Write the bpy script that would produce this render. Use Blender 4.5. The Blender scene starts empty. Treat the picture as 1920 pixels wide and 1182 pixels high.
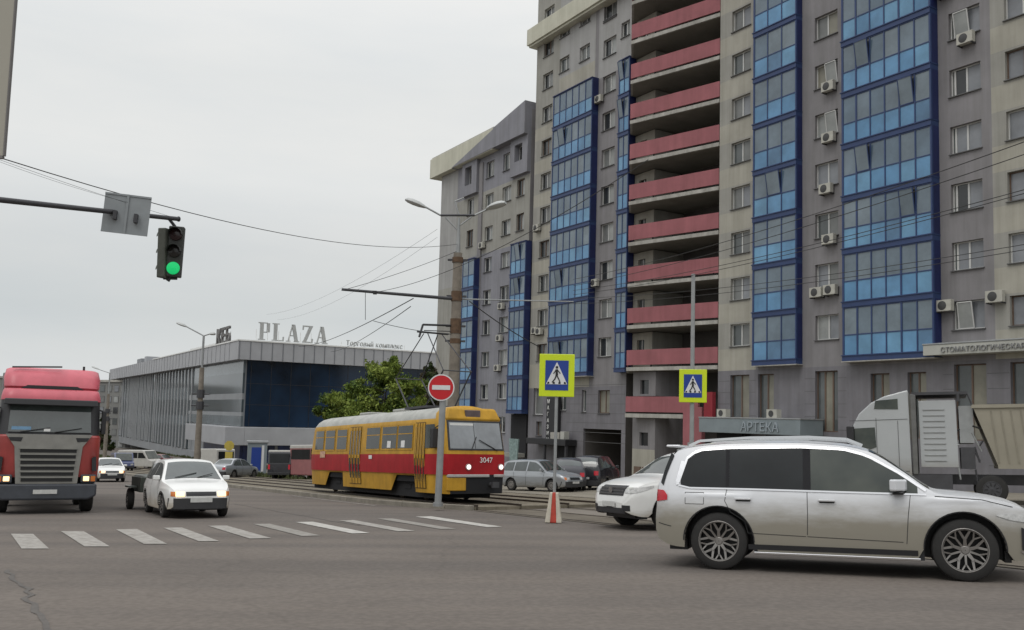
import bpy, bmesh, math, random
from mathutils import Vector, Matrix
random.seed(7)
PI = math.pi
SC = bpy.context.scene
COL = SC.collection
# ------------------------------------------------------------------ camera
FPX, CX, CY, HOR = 1700.0, 960.0, 644.0, 785.0
PITCH = math.atan((HOR-CY)/FPX); ROLL = .026
CAM = Vector((0, 0, 1.5))
RM = Matrix.Rotation(PI/2+PITCH, 3, 'X') @ Matrix.Rotation(ROLL, 3, 'Z')
cd = bpy.data.cameras.new('camera'); cam = bpy.data.objects.new('camera', cd); COL.objects.link(cam)
cam.matrix_world = Matrix.Translation(CAM) @ RM.to_4x4()
cd.sensor_width = 36; cd.lens = 36*FPX/1920; cd.shift_y = (CY-591)/1920
cd.clip_start = .1; cd.clip_end = 6000
SC.camera = cam
SC.render.resolution_x = 1024; SC.render.resolution_y = 630
# ------------------------------------------------------------------ light
SUN_EL, SUN_AZ = math.radians(58), math.radians(215)
SC.view_settings.view_transform = 'Standard'; SC.view_settings.look = 'None'
SC.view_settings.exposure = 0.0; SC.view_settings.gamma = 1.0
w = bpy.data.worlds.new('World'); SC.world = w; w.use_nodes = True
nt = w.node_tree; nt.nodes.clear()
def N(t, **k):
    n = nt.nodes.new(t)
    for a, b in k.items(): setattr(n, a, b)
    return n
LK = lambda a, b: nt.links.new(a, b)
sky = N('ShaderNodeTexSky', sky_type='NISHITA', sun_disc=False)
sky.sun_elevation = SUN_EL; sky.sun_rotation = SUN_AZ
bg1 = N('ShaderNodeBackground'); bg1.inputs[1].default_value = .1; LK(sky.outputs[0], bg1.inputs[0])
tc = N('ShaderNodeTexCoord'); sep = N('ShaderNodeSeparateXYZ'); LK(tc.outputs['Generated'], sep.inputs[0])
ramp = N('ShaderNodeValToRGB'); LK(sep.outputs[2], ramp.inputs[0])
cr = ramp.color_ramp
cr.elements[0].position = 0.0; cr.elements[0].color = (.72, .74, .76, 1)
cr.elements[1].position = 1.0; cr.elements[1].color = (1.75, 1.77, 1.8, 1)
for p_, c_ in [(.05, (.68, .70, .70, 1)), (.10, (.61, .64, .645, 1)), (.17, (.69, .705, .70, 1)), (.24, (.79, .80, .79, 1)), (.34, (.79, .80, .79, 1)), (.5, (.88, .89, .89, 1))]:
    el = cr.elements.new(p_); el.color = c_
mp = N('ShaderNodeMapping'); mp.inputs['Scale'].default_value = (1.3, 1.3, 6.0); LK(tc.outputs['Generated'], mp.inputs[0])
nz = N('ShaderNodeTexNoise'); nz.inputs['Scale'].default_value = 1.6; nz.inputs['Detail'].default_value = 6; nz.inputs['Roughness'].default_value = .55
LK(mp.outputs[0], nz.inputs['Vector'])
r2 = N('ShaderNodeValToRGB'); LK(nz.outputs['Fac'], r2.inputs[0])
r2.color_ramp.elements[0].position = .36; r2.color_ramp.elements[0].color = (.955, .97, .985, 1)
r2.color_ramp.elements[1].position = .60; r2.color_ramp.elements[1].color = (1.03, 1.025, 1.02, 1)
mul = N('ShaderNodeMixRGB', blend_type='MULTIPLY'); mul.inputs[0].default_value = 1
LK(ramp.outputs[0], mul.inputs[1]); LK(r2.outputs[0], mul.inputs[2])
bg2 = N('ShaderNodeBackground'); bg2.inputs[1].default_value = 1.0; LK(mul.outputs[0], bg2.inputs[0])
mx = N('ShaderNodeMixShader'); mx.inputs[0].default_value = .97; LK(bg1.outputs[0], mx.inputs[1]); LK(bg2.outputs[0], mx.inputs[2])
out = N('ShaderNodeOutputWorld'); LK(mx.outputs[0], out.inputs[0])
sd = bpy.data.lights.new('sun', 'SUN'); sd.energy = .7; sd.angle = math.radians(25); sd.color = (1, .97, .92)
so = bpy.data.objects.new('sun', sd); COL.objects.link(so)
so.rotation_euler = (PI/2-SUN_EL, 0, PI-SUN_AZ)   # light comes from behind the camera, left

# ------------------------------------------------------------------ helpers
def ray(px, py): return RM @ Vector(((px-CX)/FPX, -(py-CY)/FPX, -1.0))
def at(px, py, Y):                       # point seen at a pixel, at world distance Y
    d = ray(px, py); return CAM + d*(Y/d.y)
def clamp(v, a, b): return max(a, min(b, v))
def G(x, y):                             # the street falls away from the camera
    ye = clamp(y, -60, 100) + (clamp(y, 100, 300)-100)*.3
    return .018*clamp(x, -150, 150) - .045*ye
def on_ground(px, py, h=0):
    d = ray(px, py); t = (h-1.5)/(d.z-.018*d.x+.045*d.y); return CAM+d*t
E3 = Vector((.51934449, -.85456498, 0)); N3 = Vector((-.85456498, -.51934449, 0))   # along the street (towards us), out of the facade
P0 = Vector((21.9713, 46.9407, 0))
def S(s, t, h=0):
    p = P0+E3*s+N3*t; p.z = G(p.x, p.y)+h; return p
def srgb(*c):
    return tuple((v/255/12.92 if v/255 <= .04045 else ((v/255+.055)/1.055)**2.4) for v in c)
MATS = {}
def mat(name, col, rough=.6, metal=0, var=.12, scale=3.0, spec=.5, emit=0, bump=0, coat=0, col2=None, stretch=(1, 1, 1), detail=4):
    if name in MATS: return MATS[name]
    m = bpy.data.materials.new(name); m.use_nodes = True; t = m.node_tree; b = t.nodes['Principled BSDF']
    b.inputs['Roughness'].default_value = rough; b.inputs['Metallic'].default_value = metal
    b.inputs['Specular IOR Level'].default_value = spec; b.inputs['Coat Weight'].default_value = coat
    if emit:
        b.inputs['Emission Color'].default_value = (*col, 1); b.inputs['Emission Strength'].default_value = emit
    if var > 0 or col2:
        tcn = t.nodes.new('ShaderNodeTexCoord'); mpn = t.nodes.new('ShaderNodeMapping'); mpn.inputs['Scale'].default_value = stretch
        n = t.nodes.new('ShaderNodeTexNoise'); n.inputs['Scale'].default_value = scale; n.inputs['Detail'].default_value = detail; n.inputs['Roughness'].default_value = .6
        t.links.new(tcn.outputs['Object'], mpn.inputs[0]); t.links.new(mpn.outputs[0], n.inputs['Vector'])
        r = t.nodes.new('ShaderNodeValToRGB'); r.color_ramp.elements[0].position = .3; r.color_ramp.elements[1].position = .7
        c2 = col2 or tuple(min(1, v*(1+var)) for v in col); c1 = col if col2 else tuple(v*(1-var) for v in col)
        r.color_ramp.elements[0].color = (*c1, 1); r.color_ramp.elements[1].color = (*c2, 1)
        t.links.new(n.outputs['Fac'], r.inputs[0]); t.links.new(r.outputs[0], b.inputs['Base Color'])
        if bump:
            bp = t.nodes.new('ShaderNodeBump'); bp.inputs['Strength'].default_value = bump; bp.inputs['Distance'].default_value = .02
            t.links.new(n.outputs['Fac'], bp.inputs['Height']); t.links.new(bp.outputs[0], b.inputs['Normal'])
    else:
        b.inputs['Base Color'].default_value = (*col, 1)
    MATS[name] = m; return m
def glass(name, col, rough=.06, spec=.8, var=.25, scale=.6):
    return mat(name, col, rough=rough, spec=spec, var=var, scale=scale)
def set_tag(o, label=None, cat=None, group=None, kind=None):
    for k, v in (('label', label), ('category', cat), ('group', group), ('kind', kind)):
        if v: o[k] = v
    return o
class MB:
    def __init__(s, dz=0): s.v = []; s.f = []; s.m = []; s.mats = []; s.dz = dz; s.sm = []
    def mi(s, m):
        if m not in s.mats: s.mats.append(m)
        return s.mats.index(m)
    def vert(s, p): s.v.append((p[0], p[1], p[2]+s.dz)); return len(s.v)-1
    def face(s, pts, m, smooth=False):
        s.f.append([s.vert(p) for p in pts]); s.m.append(s.mi(m)); s.sm.append(smooth)
    def fi(s, idx, m, smooth=False):
        s.f.append(list(idx)); s.m.append(s.mi(m)); s.sm.append(smooth)
    def box(s, x0, x1, y0, y1, z0, z1, m, skip=''):
        P = [(x0,y0,z0),(x1,y0,z0),(x1,y1,z0),(x0,y1,z0),(x0,y0,z1),(x1,y0,z1),(x1,y1,z1),(x0,y1,z1)]
        i = [s.vert(p) for p in P]
        for q, n in (((0,3,2,1),'b'),((4,5,6,7),'t'),((0,1,5,4),'f'),((1,2,6,5),'r'),((2,3,7,6),'k'),((3,0,4,7),'l')):
            if n not in skip: s.fi([i[k] for k in q], m)
    def hexa(s, P, m):
        i = [s.vert(p) for p in P]
        for q in ((0,3,2,1),(4,5,6,7),(0,1,5,4),(1,2,6,5),(2,3,7,6),(3,0,4,7)): s.fi([i[k] for k in q], m)
    def bar(s, a, b, r, m, r2=None, n=8, cap=True):
        a = Vector(a); b = Vector(b); r2 = r if r2 is None else r2; d = (b-a).normalized()
        u = d.orthogonal().normalized(); v = d.cross(u)
        A = [s.vert(a+(u*math.cos(2*PI*k/n)+v*math.sin(2*PI*k/n))*r) for k in range(n)]
        B = [s.vert(b+(u*math.cos(2*PI*k/n)+v*math.sin(2*PI*k/n))*r2) for k in range(n)]
        for k in range(n): s.fi((A[k], A[(k+1)%n], B[(k+1)%n], B[k]), m, n > 4)
        if cap: s.fi(A[::-1], m); s.fi(B, m)
    def path(s, pts, r, m, n=6):
        for a, b in zip(pts, pts[1:]): s.bar(a, b, r, m, n=n)
    def obox(s, a, b, w_, h, m, up=Vector((0,0,1))):
        a = Vector(a); b = Vector(b); d = (b-a).normalized(); r = d.cross(up).normalized(); u = r.cross(d)
        P = []
        for zz in (-h/2, h/2):
            for p, q in ((a,-1),(b,-1),(b,1),(a,1)): P.append(p+r*q*w_/2+u*zz)
        s.hexa(P, m)
    def prism(s, poly, axis, a, b, m):      # poly in the two other axes
        def mk(p, t): return {'x':(t,p[0],p[1]),'y':(p[0],t,p[1]),'z':(p[0],p[1],t)}[axis]
        A = [s.vert(mk(p, a)) for p in poly]; B = [s.vert(mk(p, b)) for p in poly]; n = len(poly)
        s.fi(A[::-1], m); s.fi(B, m)
        for k in range(n): s.fi((A[k], A[(k+1)%n], B[(k+1)%n], B[k]), m)
    def lathe(s, prof, c, m, n=28, ax='y', sm=True):       # prof: (axial, radius)
        R = []
        for a, r in prof:
            ring = []
            for k in range(n):
                t = 2*PI*k/n; q = (r*math.cos(t), r*math.sin(t))
                p = {'y':(q[0], a, q[1]),'z':(q[0], q[1], a),'x':(a, q[0], q[1])}[ax]
                ring.append(s.vert((c[0]+p[0], c[1]+p[1], c[2]+p[2])))
            R.append(ring)
        for A, B in zip(R, R[1:]):
            for k in range(n): s.fi((A[k], A[(k+1)%n], B[(k+1)%n], B[k]), m, sm)
    def grid(s, rows, m, smooth=True, matf=None):
        I = [[s.vert(p) for p in r] for r in rows]
        for i in range(len(I)-1):
            for j in range(len(I[0])-1):
                s.fi((I[i][j], I[i][j+1], I[i+1][j+1], I[i+1][j]), matf(i, j) if matf else m, smooth)
    def build(s, name, parent=None, bevel=0, autos=True, fix=True):
        me = bpy.data.meshes.new(name); me.from_pydata(s.v, [], s.f); me.update()
        for m in s.mats: me.materials.append(m)
        me.polygons.foreach_set('material_index', s.m); me.polygons.foreach_set('use_smooth', s.sm)
        if fix:
            bm = bmesh.new(); bm.from_mesh(me); bmesh.ops.recalc_face_normals(bm, faces=bm.faces); bm.to_mesh(me); bm.free()
        if any(s.sm) and autos: me.set_sharp_from_angle(angle=math.radians(38))
        o = bpy.data.objects.new(name, me); COL.objects.link(o); o.parent = parent
        if bevel:
            b = o.modifiers.new('bevel', 'BEVEL'); b.width = bevel; b.segments = 2; b.limit_method = 'ANGLE'; b.angle_limit = math.radians(40)
        return o
def empty(name, loc, rz=0, label=None, cat=None, group=None):
    o = bpy.data.objects.new(name, None); COL.objects.link(o); o.location = loc; o.rotation_euler = (0, 0, rz); o.empty_display_size = .3
    return set_tag(o, label, cat, group)
def street_empty(name, x, y, hx, hy, label=None, cat=None, group=None, h=0):   # stands on the sloping street, x axis along (hx,hy)
    o = empty(name, (0,0,0), 0, label, cat, group)
    fx = Vector((hx, hy, 0)).normalized(); up = Vector((-.018, .045, 1)).normalized() if y < 100 else Vector((-.018, .0135, 1)).normalized()
    fx = (fx-up*fx.dot(up)).normalized(); fy = up.cross(fx)
    M = Matrix((fx, fy, up)).transposed().to_4x4(); M.translation = (x, y, G(x, y)+h)
    o.matrix_world = M; return o
def text_mesh(body, size, depth, m, name, parent=None, mtx=None, xs=1.0, bold=0):
    c = bpy.data.curves.new('tmp', 'FONT'); c.body = body; c.size = size; c.extrude = depth/2; c.align_x = 'LEFT'; c.offset = bold
    o = bpy.data.objects.new('tmp', c); COL.objects.link(o); bpy.context.view_layer.update()
    me = bpy.data.meshes.new_from_object(o.evaluated_get(bpy.context.evaluated_depsgraph_get()))
    bpy.data.objects.remove(o); me.name = name; me.materials.clear(); me.materials.append(m)
    me.transform(Matrix.Diagonal((xs, 1, 1, 1)))
    if mtx: me.transform(mtx)
    o = bpy.data.objects.new(name, me); COL.objects.link(o); o.parent = parent; return o
def copy_tree(o, parent=None):
    c = o.copy(); COL.objects.link(c); c.parent = parent
    for ch in list(o.children): copy_tree(ch, c)
    return c
# ------------------------------------------------------------------ materials
ASPH = mat('asphalt', (.122,.106,.094), rough=.9, scale=.35, col2=(.142,.124,.110), bump=.12, detail=10, spec=.25)
def asphalt_detail():
    t = ASPH.node_tree; b = t.nodes['Principled BSDF']; r = t.nodes['Color Ramp']
    tcn = t.nodes['Texture Coordinate']
    n = t.nodes.new('ShaderNodeTexNoise'); n.inputs['Scale'].default_value = 14; n.inputs['Detail'].default_value = 8
    t.links.new(tcn.outputs['Object'], n.inputs['Vector'])
    r2 = t.nodes.new('ShaderNodeValToRGB'); r2.color_ramp.elements[0].color = (.88,.88,.88,1); r2.color_ramp.elements[1].color = (1.1,1.1,1.1,1)
    r2.color_ramp.elements[0].position = .35; r2.color_ramp.elements[1].position = .65
    t.links.new(n.outputs['Fac'], r2.inputs[0])
    m = t.nodes.new('ShaderNodeMixRGB'); m.blend_type = 'MULTIPLY'; m.inputs[0].default_value = 1
    t.links.new(r.outputs[0], m.inputs[1]); t.links.new(r2.outputs[0], m.inputs[2])
    # worn wheel tracks and tar seams running along the street
    mpn = t.nodes.new('ShaderNodeMapping'); mpn.inputs['Rotation'].default_value = (0, 0, math.radians(58.7)); mpn.inputs['Scale'].default_value = (.035, .42, 1)
    t.links.new(tcn.outputs['Object'], mpn.inputs[0])
    n3 = t.nodes.new('ShaderNodeTexNoise'); n3.inputs['Scale'].default_value = 1.5; n3.inputs['Detail'].default_value = 5
    t.links.new(mpn.outputs[0], n3.inputs['Vector'])
    r3 = t.nodes.new('ShaderNodeValToRGB'); r3.color_ramp.elements[0].color = (.86,.87,.88,1); r3.color_ramp.elements[1].color = (1.1,1.09,1.07,1)
    r3.color_ramp.elements[0].position = .38; r3.color_ramp.elements[1].position = .6
    t.links.new(n3.outputs['Fac'], r3.inputs[0])
    m2 = t.nodes.new('ShaderNodeMixRGB'); m2.blend_type = 'MULTIPLY'; m2.inputs[0].default_value = 1
    t.links.new(m.outputs[0], m2.inputs[1]); t.links.new(r3.outputs[0], m2.inputs[2])
    # cracks
    v = t.nodes.new('ShaderNodeTexVoronoi'); v.feature = 'DISTANCE_TO_EDGE'; v.inputs['Scale'].default_value = .22
    nd = t.nodes.new('ShaderNodeTexNoise'); nd.inputs['Scale'].default_value = .9; nd.inputs['Detail'].default_value = 6
    mv = t.nodes.new('ShaderNodeMixRGB'); mv.inputs[0].default_value = .35
    t.links.new(tcn.outputs['Object'], nd.inputs['Vector']); t.links.new(tcn.outputs['Object'], mv.inputs[1]); t.links.new(nd.outputs['Color'], mv.inputs[2])
    t.links.new(mv.outputs[0], v.inputs['Vector'])
    r4 = t.nodes.new('ShaderNodeValToRGB'); r4.color_ramp.elements[0].color = (.80,.80,.80,1); r4.color_ramp.elements[0].position = 0; r4.color_ramp.elements[1].color = (1,1,1,1); r4.color_ramp.elements[1].position = .006
    t.links.new(v.outputs['Distance'], r4.inputs[0])
    m3 = t.nodes.new('ShaderNodeMixRGB'); m3.blend_type = 'MULTIPLY'; m3.inputs[0].default_value = .45
    t.links.new(m2.outputs[0], m3.inputs[1]); t.links.new(r4.outputs[0], m3.inputs[2])
    t.links.new(m3.outputs[0], b.inputs['Base Color'])
asphalt_detail()
MARK = mat('worn_road_paint', (.20,.185,.165), rough=.85, scale=7, col2=(.38,.36,.33), detail=8)
MARKB = mat('fresh_road_paint', (.28,.27,.245), rough=.8, scale=6, col2=(.52,.50,.465), detail=8)
MARKF = mat('faded_road_paint', (.19,.175,.155), rough=.88, scale=6, col2=(.29,.275,.25), detail=8)
GRAVEL = mat('dusty_gravel', (.10,.085,.06), rough=.95, scale=2.2, col2=(.22,.19,.14), bump=.5, detail=10)
DUST = mat('dusty_paving', (.17,.15,.115), rough=.95, scale=.8, col2=(.25,.225,.18), detail=8)
KERB = mat('kerb_stone', (.22,.20,.165), rough=.9, scale=2, var=.25)
RAIL = mat('rail_steel', (.07,.055,.045), rough=.5, metal=.6, var=.3, scale=8)
GRASSM = mat('grass_green', (.035,.05,.015), rough=.9, scale=1.5, col2=(.09,.10,.035))
BEIGE = mat('render_beige', (0.358,0.342,0.293), rough=.9, scale=.55, var=.10, bump=.1)
BEIGE2 = mat('render_beige_grey', (0.299,0.292,0.265), rough=.9, scale=.55, var=.10, bump=.1)
GREY = mat('render_grey', (0.222,0.213,0.219), rough=.9, scale=.55, var=.10, bump=.1)
LGREY = mat('render_light_grey', (0.333,0.330,0.324), rough=.9, scale=.55, var=.08, bump=.1)
WGREY = mat('render_lilac_grey', (0.231,0.231,0.256), rough=.9, scale=.55, var=.09, bump=.1)
TILE = mat('stone_tile_lilac', (0.170,0.164,0.178), rough=.7, scale=.8, var=.12)
CREAM = mat('cornice_cream', (.52,.51,.42), rough=.85, scale=.6, var=.07)
SLABW = mat('slab_concrete', (0.386,0.373,0.340), rough=.9, scale=1.2, var=.15)
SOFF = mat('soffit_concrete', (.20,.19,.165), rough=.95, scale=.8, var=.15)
PINK = mat('parapet_pink', (0.300,0.105,0.117), rough=.8, scale=.7, var=.12)
REDW = mat('wall_red', (.25,.02,.03), rough=.8, scale=.7, var=.12)
LOGG = mat('loggia_wall', (.10,.092,.085), rough=.95, scale=.7, var=.15)  # wall tone darkened to carry the loggia's shade; arch interior shares it
BFR = mat('blue_frame', (.022,.045,.13), rough=.45, scale=1, var=.1)
BNAVY_SHADE = mat('shaded_navy_panel', (.010,.018,.085), rough=.5, scale=.4, var=.2)  # bay side faces painted darker for their shade; caps share the tone
GLU = [glass('bay_glass_grey_%d' % i, c, rough=.12, spec=.7) for i, c in enumerate([(.125,.165,.20), (.15,.19,.22), (.10,.145,.19)])]
GLL = [glass('bay_glass_blue_%d' % i, c, rough=.15, spec=.6) for i, c in enumerate([(.105,.25,.42), (.085,.215,.37), (.12,.27,.42), (.085,.18,.30)])]
WFR = mat('white_window_frame', (.55,.55,.53), rough=.5, var=.06)
BRFR = mat('brown_window_frame', (.13,.085,.06), rough=.6, var=.1)
PANES = [glass('pane_%d' % i, c, rough=r_, spec=s_) for i, (c, r_, s_) in enumerate([((.03,.033,.035), .05, .6), ((.16,.165,.16), .2, .5), ((.30,.31,.30), .3, .4), ((.09,.10,.10), .08, .6), ((.20,.21,.225), .25, .5), ((.22,.21,.17), .3, .4)])]
SILL = mat('window_sill', (.10,.10,.10), rough=.6, var=.1)
DARK = mat('dark_interior', (.012,.012,.014), rough=.9, var=0)
ACW = mat('conditioner_casing', (.42,.41,.36), rough=.6, var=.1, scale=3)
ACD = mat('conditioner_grille', (.05,.05,.05), rough=.6, var=0)
CONC = mat('pole_concrete', (.20,.175,.145), rough=.95, scale=2.5, var=.25, bump=.2)
STEEL = mat('galvanised_steel', (.30,.31,.31), rough=.5, metal=.3, var=.12, scale=3)
DSTEEL = mat('dark_steel', (.06,.06,.065), rough=.6, metal=.3, var=.15)
WIRE = mat('cable_black', (.03,.03,.03), rough=.7, var=0)
BLACKP = mat('black_plastic', (.018,.018,.02), rough=.5, var=.1)
RUBBER = mat('tyre_rubber', (.022,.021,.02), rough=.85, var=.2, scale=6)
CHROME = mat('chrome', (.75,.75,.76), rough=.12, metal=1, var=0)
WHITEP = mat('white_plastic', (.72,.72,.70), rough=.5, var=.05)
LAMPON = mat('headlamp_lit', (1, .64, .30), emit=2.0, var=0)
LAMPW = mat('tram_lamp_lit', (1, .80, .72), emit=1.6, var=0)
LAMPC = mat('headlamp_glass', (.45,.45,.44), rough=.1, spec=.9, var=.3, scale=14)
AMBER = mat('amber_lens', (.55,.16,.03), rough=.25, var=.05)
REDL = mat('red_lens', (.50,.02,.035), rough=.2, var=.1)
PLATE = mat('number_plate', (.50,.50,.48), rough=.5, var=.1, scale=12)

def weather(m, lo=.88, hi=1.05, sx=2.2, sz=.12):
    t = m.node_tree; b = t.nodes['Principled BSDF']; src = b.inputs['Base Color'].links[0].from_socket
    mpn = t.nodes.new('ShaderNodeMapping'); mpn.inputs['Scale'].default_value = (sx, sx, sz); t.links.new(t.nodes['Texture Coordinate'].outputs['Object'], mpn.inputs[0])
    n = t.nodes.new('ShaderNodeTexNoise'); n.inputs['Scale'].default_value = 1.0; n.inputs['Detail'].default_value = 7; n.inputs['Roughness'].default_value = .65; t.links.new(mpn.outputs[0], n.inputs['Vector'])
    r = t.nodes.new('ShaderNodeValToRGB'); r.color_ramp.elements[0].position = .36; r.color_ramp.elements[1].position = .62
    r.color_ramp.elements[0].color = (lo, lo, lo*.98, 1); r.color_ramp.elements[1].color = (hi, hi, hi, 1); t.links.new(n.outputs['Fac'], r.inputs[0])
    x = t.nodes.new('ShaderNodeMixRGB'); x.blend_type = 'MULTIPLY'; x.inputs[0].default_value = 1; t.links.new(src, x.inputs[1]); t.links.new(r.outputs[0], x.inputs[2]); t.links.new(x.outputs[0], b.inputs['Base Color'])
for m_ in (BEIGE, BEIGE2, GREY, LGREY, WGREY, TILE, PINK): weather(m_)
weather(SLABW, .78, 1.05, 3, .5); weather(CREAM, .9, 1.04, 2, .2)

# ------------------------------------------------------------------ ground
def ground():
    b = MB(); xs = [-2500,-900,-400,-250,-150,-100,-70,-50,-35,-22,-12,-5,0,5,10,15,22,30,45,70,110,150,400,2500]
    ys = [-1200,-300,-60,-20,-5,3,8,12,16,20,25,30,36,44,55,70,85,100,130,170,220,300,600,1200,3500]
    b.grid([[(x, y, G(x, y)) for x in xs] for y in ys], ASPH, False)
    o = b.build('road', autos=False); set_tag(o, kind='structure')
ground()
def strip(name, s0, s1, t0, t1, h, m, ds=6, skirt=True, kind='structure', curve=None):
    b = MB(); n = max(1, int(abs(s1-s0)/ds)); ss = [s0+(s1-s0)*i/n for i in range(n+1)]
    tt = (lambda s: (t0, t1)) if curve is None else curve
    rows = [[S(s, tt(s)[0], h), S(s, tt(s)[1], h)] for s in ss]
    b.grid(rows, m, False)
    if skirt:
        for s_, q in ((0, -1), (1, 1)):
            b.grid([[S(s, tt(s)[s_], h), S(s, tt(s)[s_], -.1)] for s in ss], m, False)
        for s in (ss[0], ss[-1]):
            a, c = tt(s); b.face([S(s, a, h), S(s, c, h), S(s, c, -.1), S(s, a, -.1)], m)
    o = b.build(name); set_tag(o, kind=kind); return o
def med(s):
    t1 = 31.0 if s < 0 else 31.0-.10*s-.045*s*s*.55
    return (22.9, t1)
strip('tram_track_bed', -180, 5.0, 0, 0, .10, GRAVEL, ds=2, curve=med)
def kerb(s0, s1, f, w_, h, name, ds=2.0):
    b = MB(); s = s0
    while s < s1-1e-6:
        e_ = min(s+ds, s1)-.02
        for a, c in ((s, e_),):
            ta, tb = f(a), f(c)
            P = [S(a, ta, -.05), S(c, tb, -.05), S(c, tb+w_, -.05), S(a, ta+w_, -.05), S(a, ta, h), S(c, tb, h), S(c, tb+w_, h), S(a, ta+w_, h)]
            b.hexa(P, KERB)
        s += ds
    o = b.build(name, bevel=.02); set_tag(o, kind='structure')
kerb(-120, 5.0, lambda s: med(s)[1]+.003, .16, .15, 'track_kerb')
kerb(-120, 4.0, lambda s: 22.9-.163, .16, .14, 'track_kerb')
strip('pavement', -200, 60, 9.6, -60, .12, DUST, ds=10)
kerb(-120, 40, lambda s: 9.603, .16, .16, 'pavement_kerb')
strip('parking_apron', -30, 30, 9.9, 22.6, .006, DUST, skirt=False)
strip('parking_apron', 5.4, 30, 23.0, 30.0, .006, mat('dusty_asphalt', (.15,.13,.11), rough=.92, scale=.7, col2=(.19,.168,.142), detail=8), skirt=False)
# rails
for c in (29.05, 25.75):
    for sgn in (-1, 1):
        b = MB(); t = c+sgn*.762
        for s0, s1, h in ((-170, 5.0, .16), (5.0, 60, .022)):
            for k in range(12):
                a = s0+(s1-s0)*k/12; e_ = s0+(s1-s0)*(k+1)/12
                b.hexa([S(a,t-.035,-.02),S(e_,t-.035,-.02),S(e_,t+.035,-.02),S(a,t+.035,-.02),S(a,t-.035,h),S(e_,t-.035,h),S(e_,t+.035,h),S(a,t+.035,h)], RAIL)
        o = b.build('tram_rail'); set_tag(o, kind='structure')
    o = strip('track_groove', 5.2, 60, c-1.0, c+1.0, .012, mat('dirty_track_paving', (.085,.07,.052), rough=.95, scale=1.2, col2=(.15,.13,.10), detail=8), skirt=False)
# zebra crossing stripes and edge lines
def quad_mark(P, m, name, h=.010, sub=4):
    b = MB(); A, B, C_, D = [Vector((p[0], p[1], 0)) for p in P]
    rows = []
    for i in range(sub+1):
        f = i/sub; a = A.lerp(D, f); c = B.lerp(C_, f); rows.append([(a.x, a.y, G(a.x, a.y)+h), (c.x, c.y, G(c.x, c.y)+h)])
    b.grid(rows, m, False); o = b.build(name); set_tag(o, kind='structure')
Z = [[(-9.55,17.72),(-9.12,17.72),(-7.42,14.95),(-7.85,14.92)],[(-8.92,18.4),(-8.5,18.47),(-6.62,15.38),(-7.03,15.35)],[(-8.05,18.94),(-7.69,19.12),(-5.87,15.92),(-6.26,15.89)],
 [(-7.29,19.5),(-6.95,19.64),(-5.15,16.5),(-5.5,16.45)],[(-6.56,20.16),(-6.2,20.3),(-4.4,17.2),(-4.77,17.08)],[(-5.75,20.8),(-5.42,20.95),(-3.62,17.86),(-3.95,17.72)],
 [(-4.96,21.53),(-4.6,21.72),(-2.77,18.55),(-3.1,18.42)],[(-4.06,22.2),(-3.74,22.38),(-1.92,19.18),(-2.26,19.05)],[(-3.26,23.0),(-2.92,23.15),(-1.1,19.85),(-1.42,19.74)],[(-2.4,23.9),(-2.0,24.1),(-.11,20.55),(-.45,20.42)]]
for i, q in enumerate(Z): quad_mark(q, MARKB if i in (6, 9) else (MARKF if i in (5, 8) else MARK), 'crosswalk_stripe')
def sline(s0, s1, t, w_, m, name='lane_line'):
    b = MB(); n = max(2, int(abs(s1-s0)/3)); b.grid([[S(s0+(s1-s0)*i/n, t-w_/2, .009), S(s0+(s1-s0)*i/n, t+w_/2, .009)] for i in range(n+1)], m, False)
    o = b.build(name); set_tag(o, kind='structure')
sline(-7, 1.5, 31.55, .12, MARKF)
for k in range(6): sline(-24-k*9, -21-k*9, 35.2, .12, MARKF)
sline(-9.5, -7.5, 34.9, .12, MARK)
TAR = mat('tar_seam', (.072,.064,.058), rough=.8, scale=6, col2=(.105,.094,.084)); PATCH = mat('asphalt_patch', (.098,.086,.077), rough=.92, scale=1.5, col2=(.118,.104,.093), detail=8)
def tar_line(pts, w_):
    b = MB(); rnd = random.Random(len(pts)*7); P = []
    for (x0, y0), (x1, y1) in zip(pts, pts[1:]):
        for i in range(8): P.append((x0+(x1-x0)*i/8+rnd.gauss(0,.03), y0+(y1-y0)*i/8+rnd.gauss(0,.03)))
    R = []
    for i, (x, y) in enumerate(P):
        a = P[min(i+1, len(P)-1)]; c = P[max(i-1, 0)]; d = Vector((a[0]-c[0], a[1]-c[1])).normalized(); ww = w_*rnd.uniform(.6, 1.3)
        R.append([(x-d.y*ww, y+d.x*ww, G(x, y)+.005), (x+d.y*ww, y-d.x*ww, G(x, y)+.005)])
    b.grid(R, TAR, False); set_tag(b.build('tar_seam'), kind='structure')
tar_line([(-6.6,12.2),(-5.3,10.2),(-4.3,8.6),(-3.2,6.6)], .03); tar_line([(-9,30),(-5.5,24.2),(-3,20)], .018)
# ragged grass on the far verge
def grass_strip():
    b = MB(); rnd = random.Random(3)
    for k in range(9000):
        s = -rnd.uniform(30, 150); t = rnd.choice([rnd.uniform(22.6, 24.0), rnd.uniform(10, 12.5)]) if rnd.random() < .5 else rnd.gauss(23.3, .25)
        p = S(s, t, .05); hh = rnd.uniform(.12, .4); a = rnd.uniform(0, PI); dx = Vector((math.cos(a), math.sin(a), 0))*rnd.uniform(.05, .18)
        lean = Vector((rnd.uniform(-.1, .1), rnd.uniform(-.1, .1), hh))
        b.face([p-dx, p+dx, p+lean], GRASSM)
    set_tag(b.build('grass', fix=False), kind='stuff', label='tufts of dry green grass along the tram track verge', cat='grass')
grass_strip()

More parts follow.
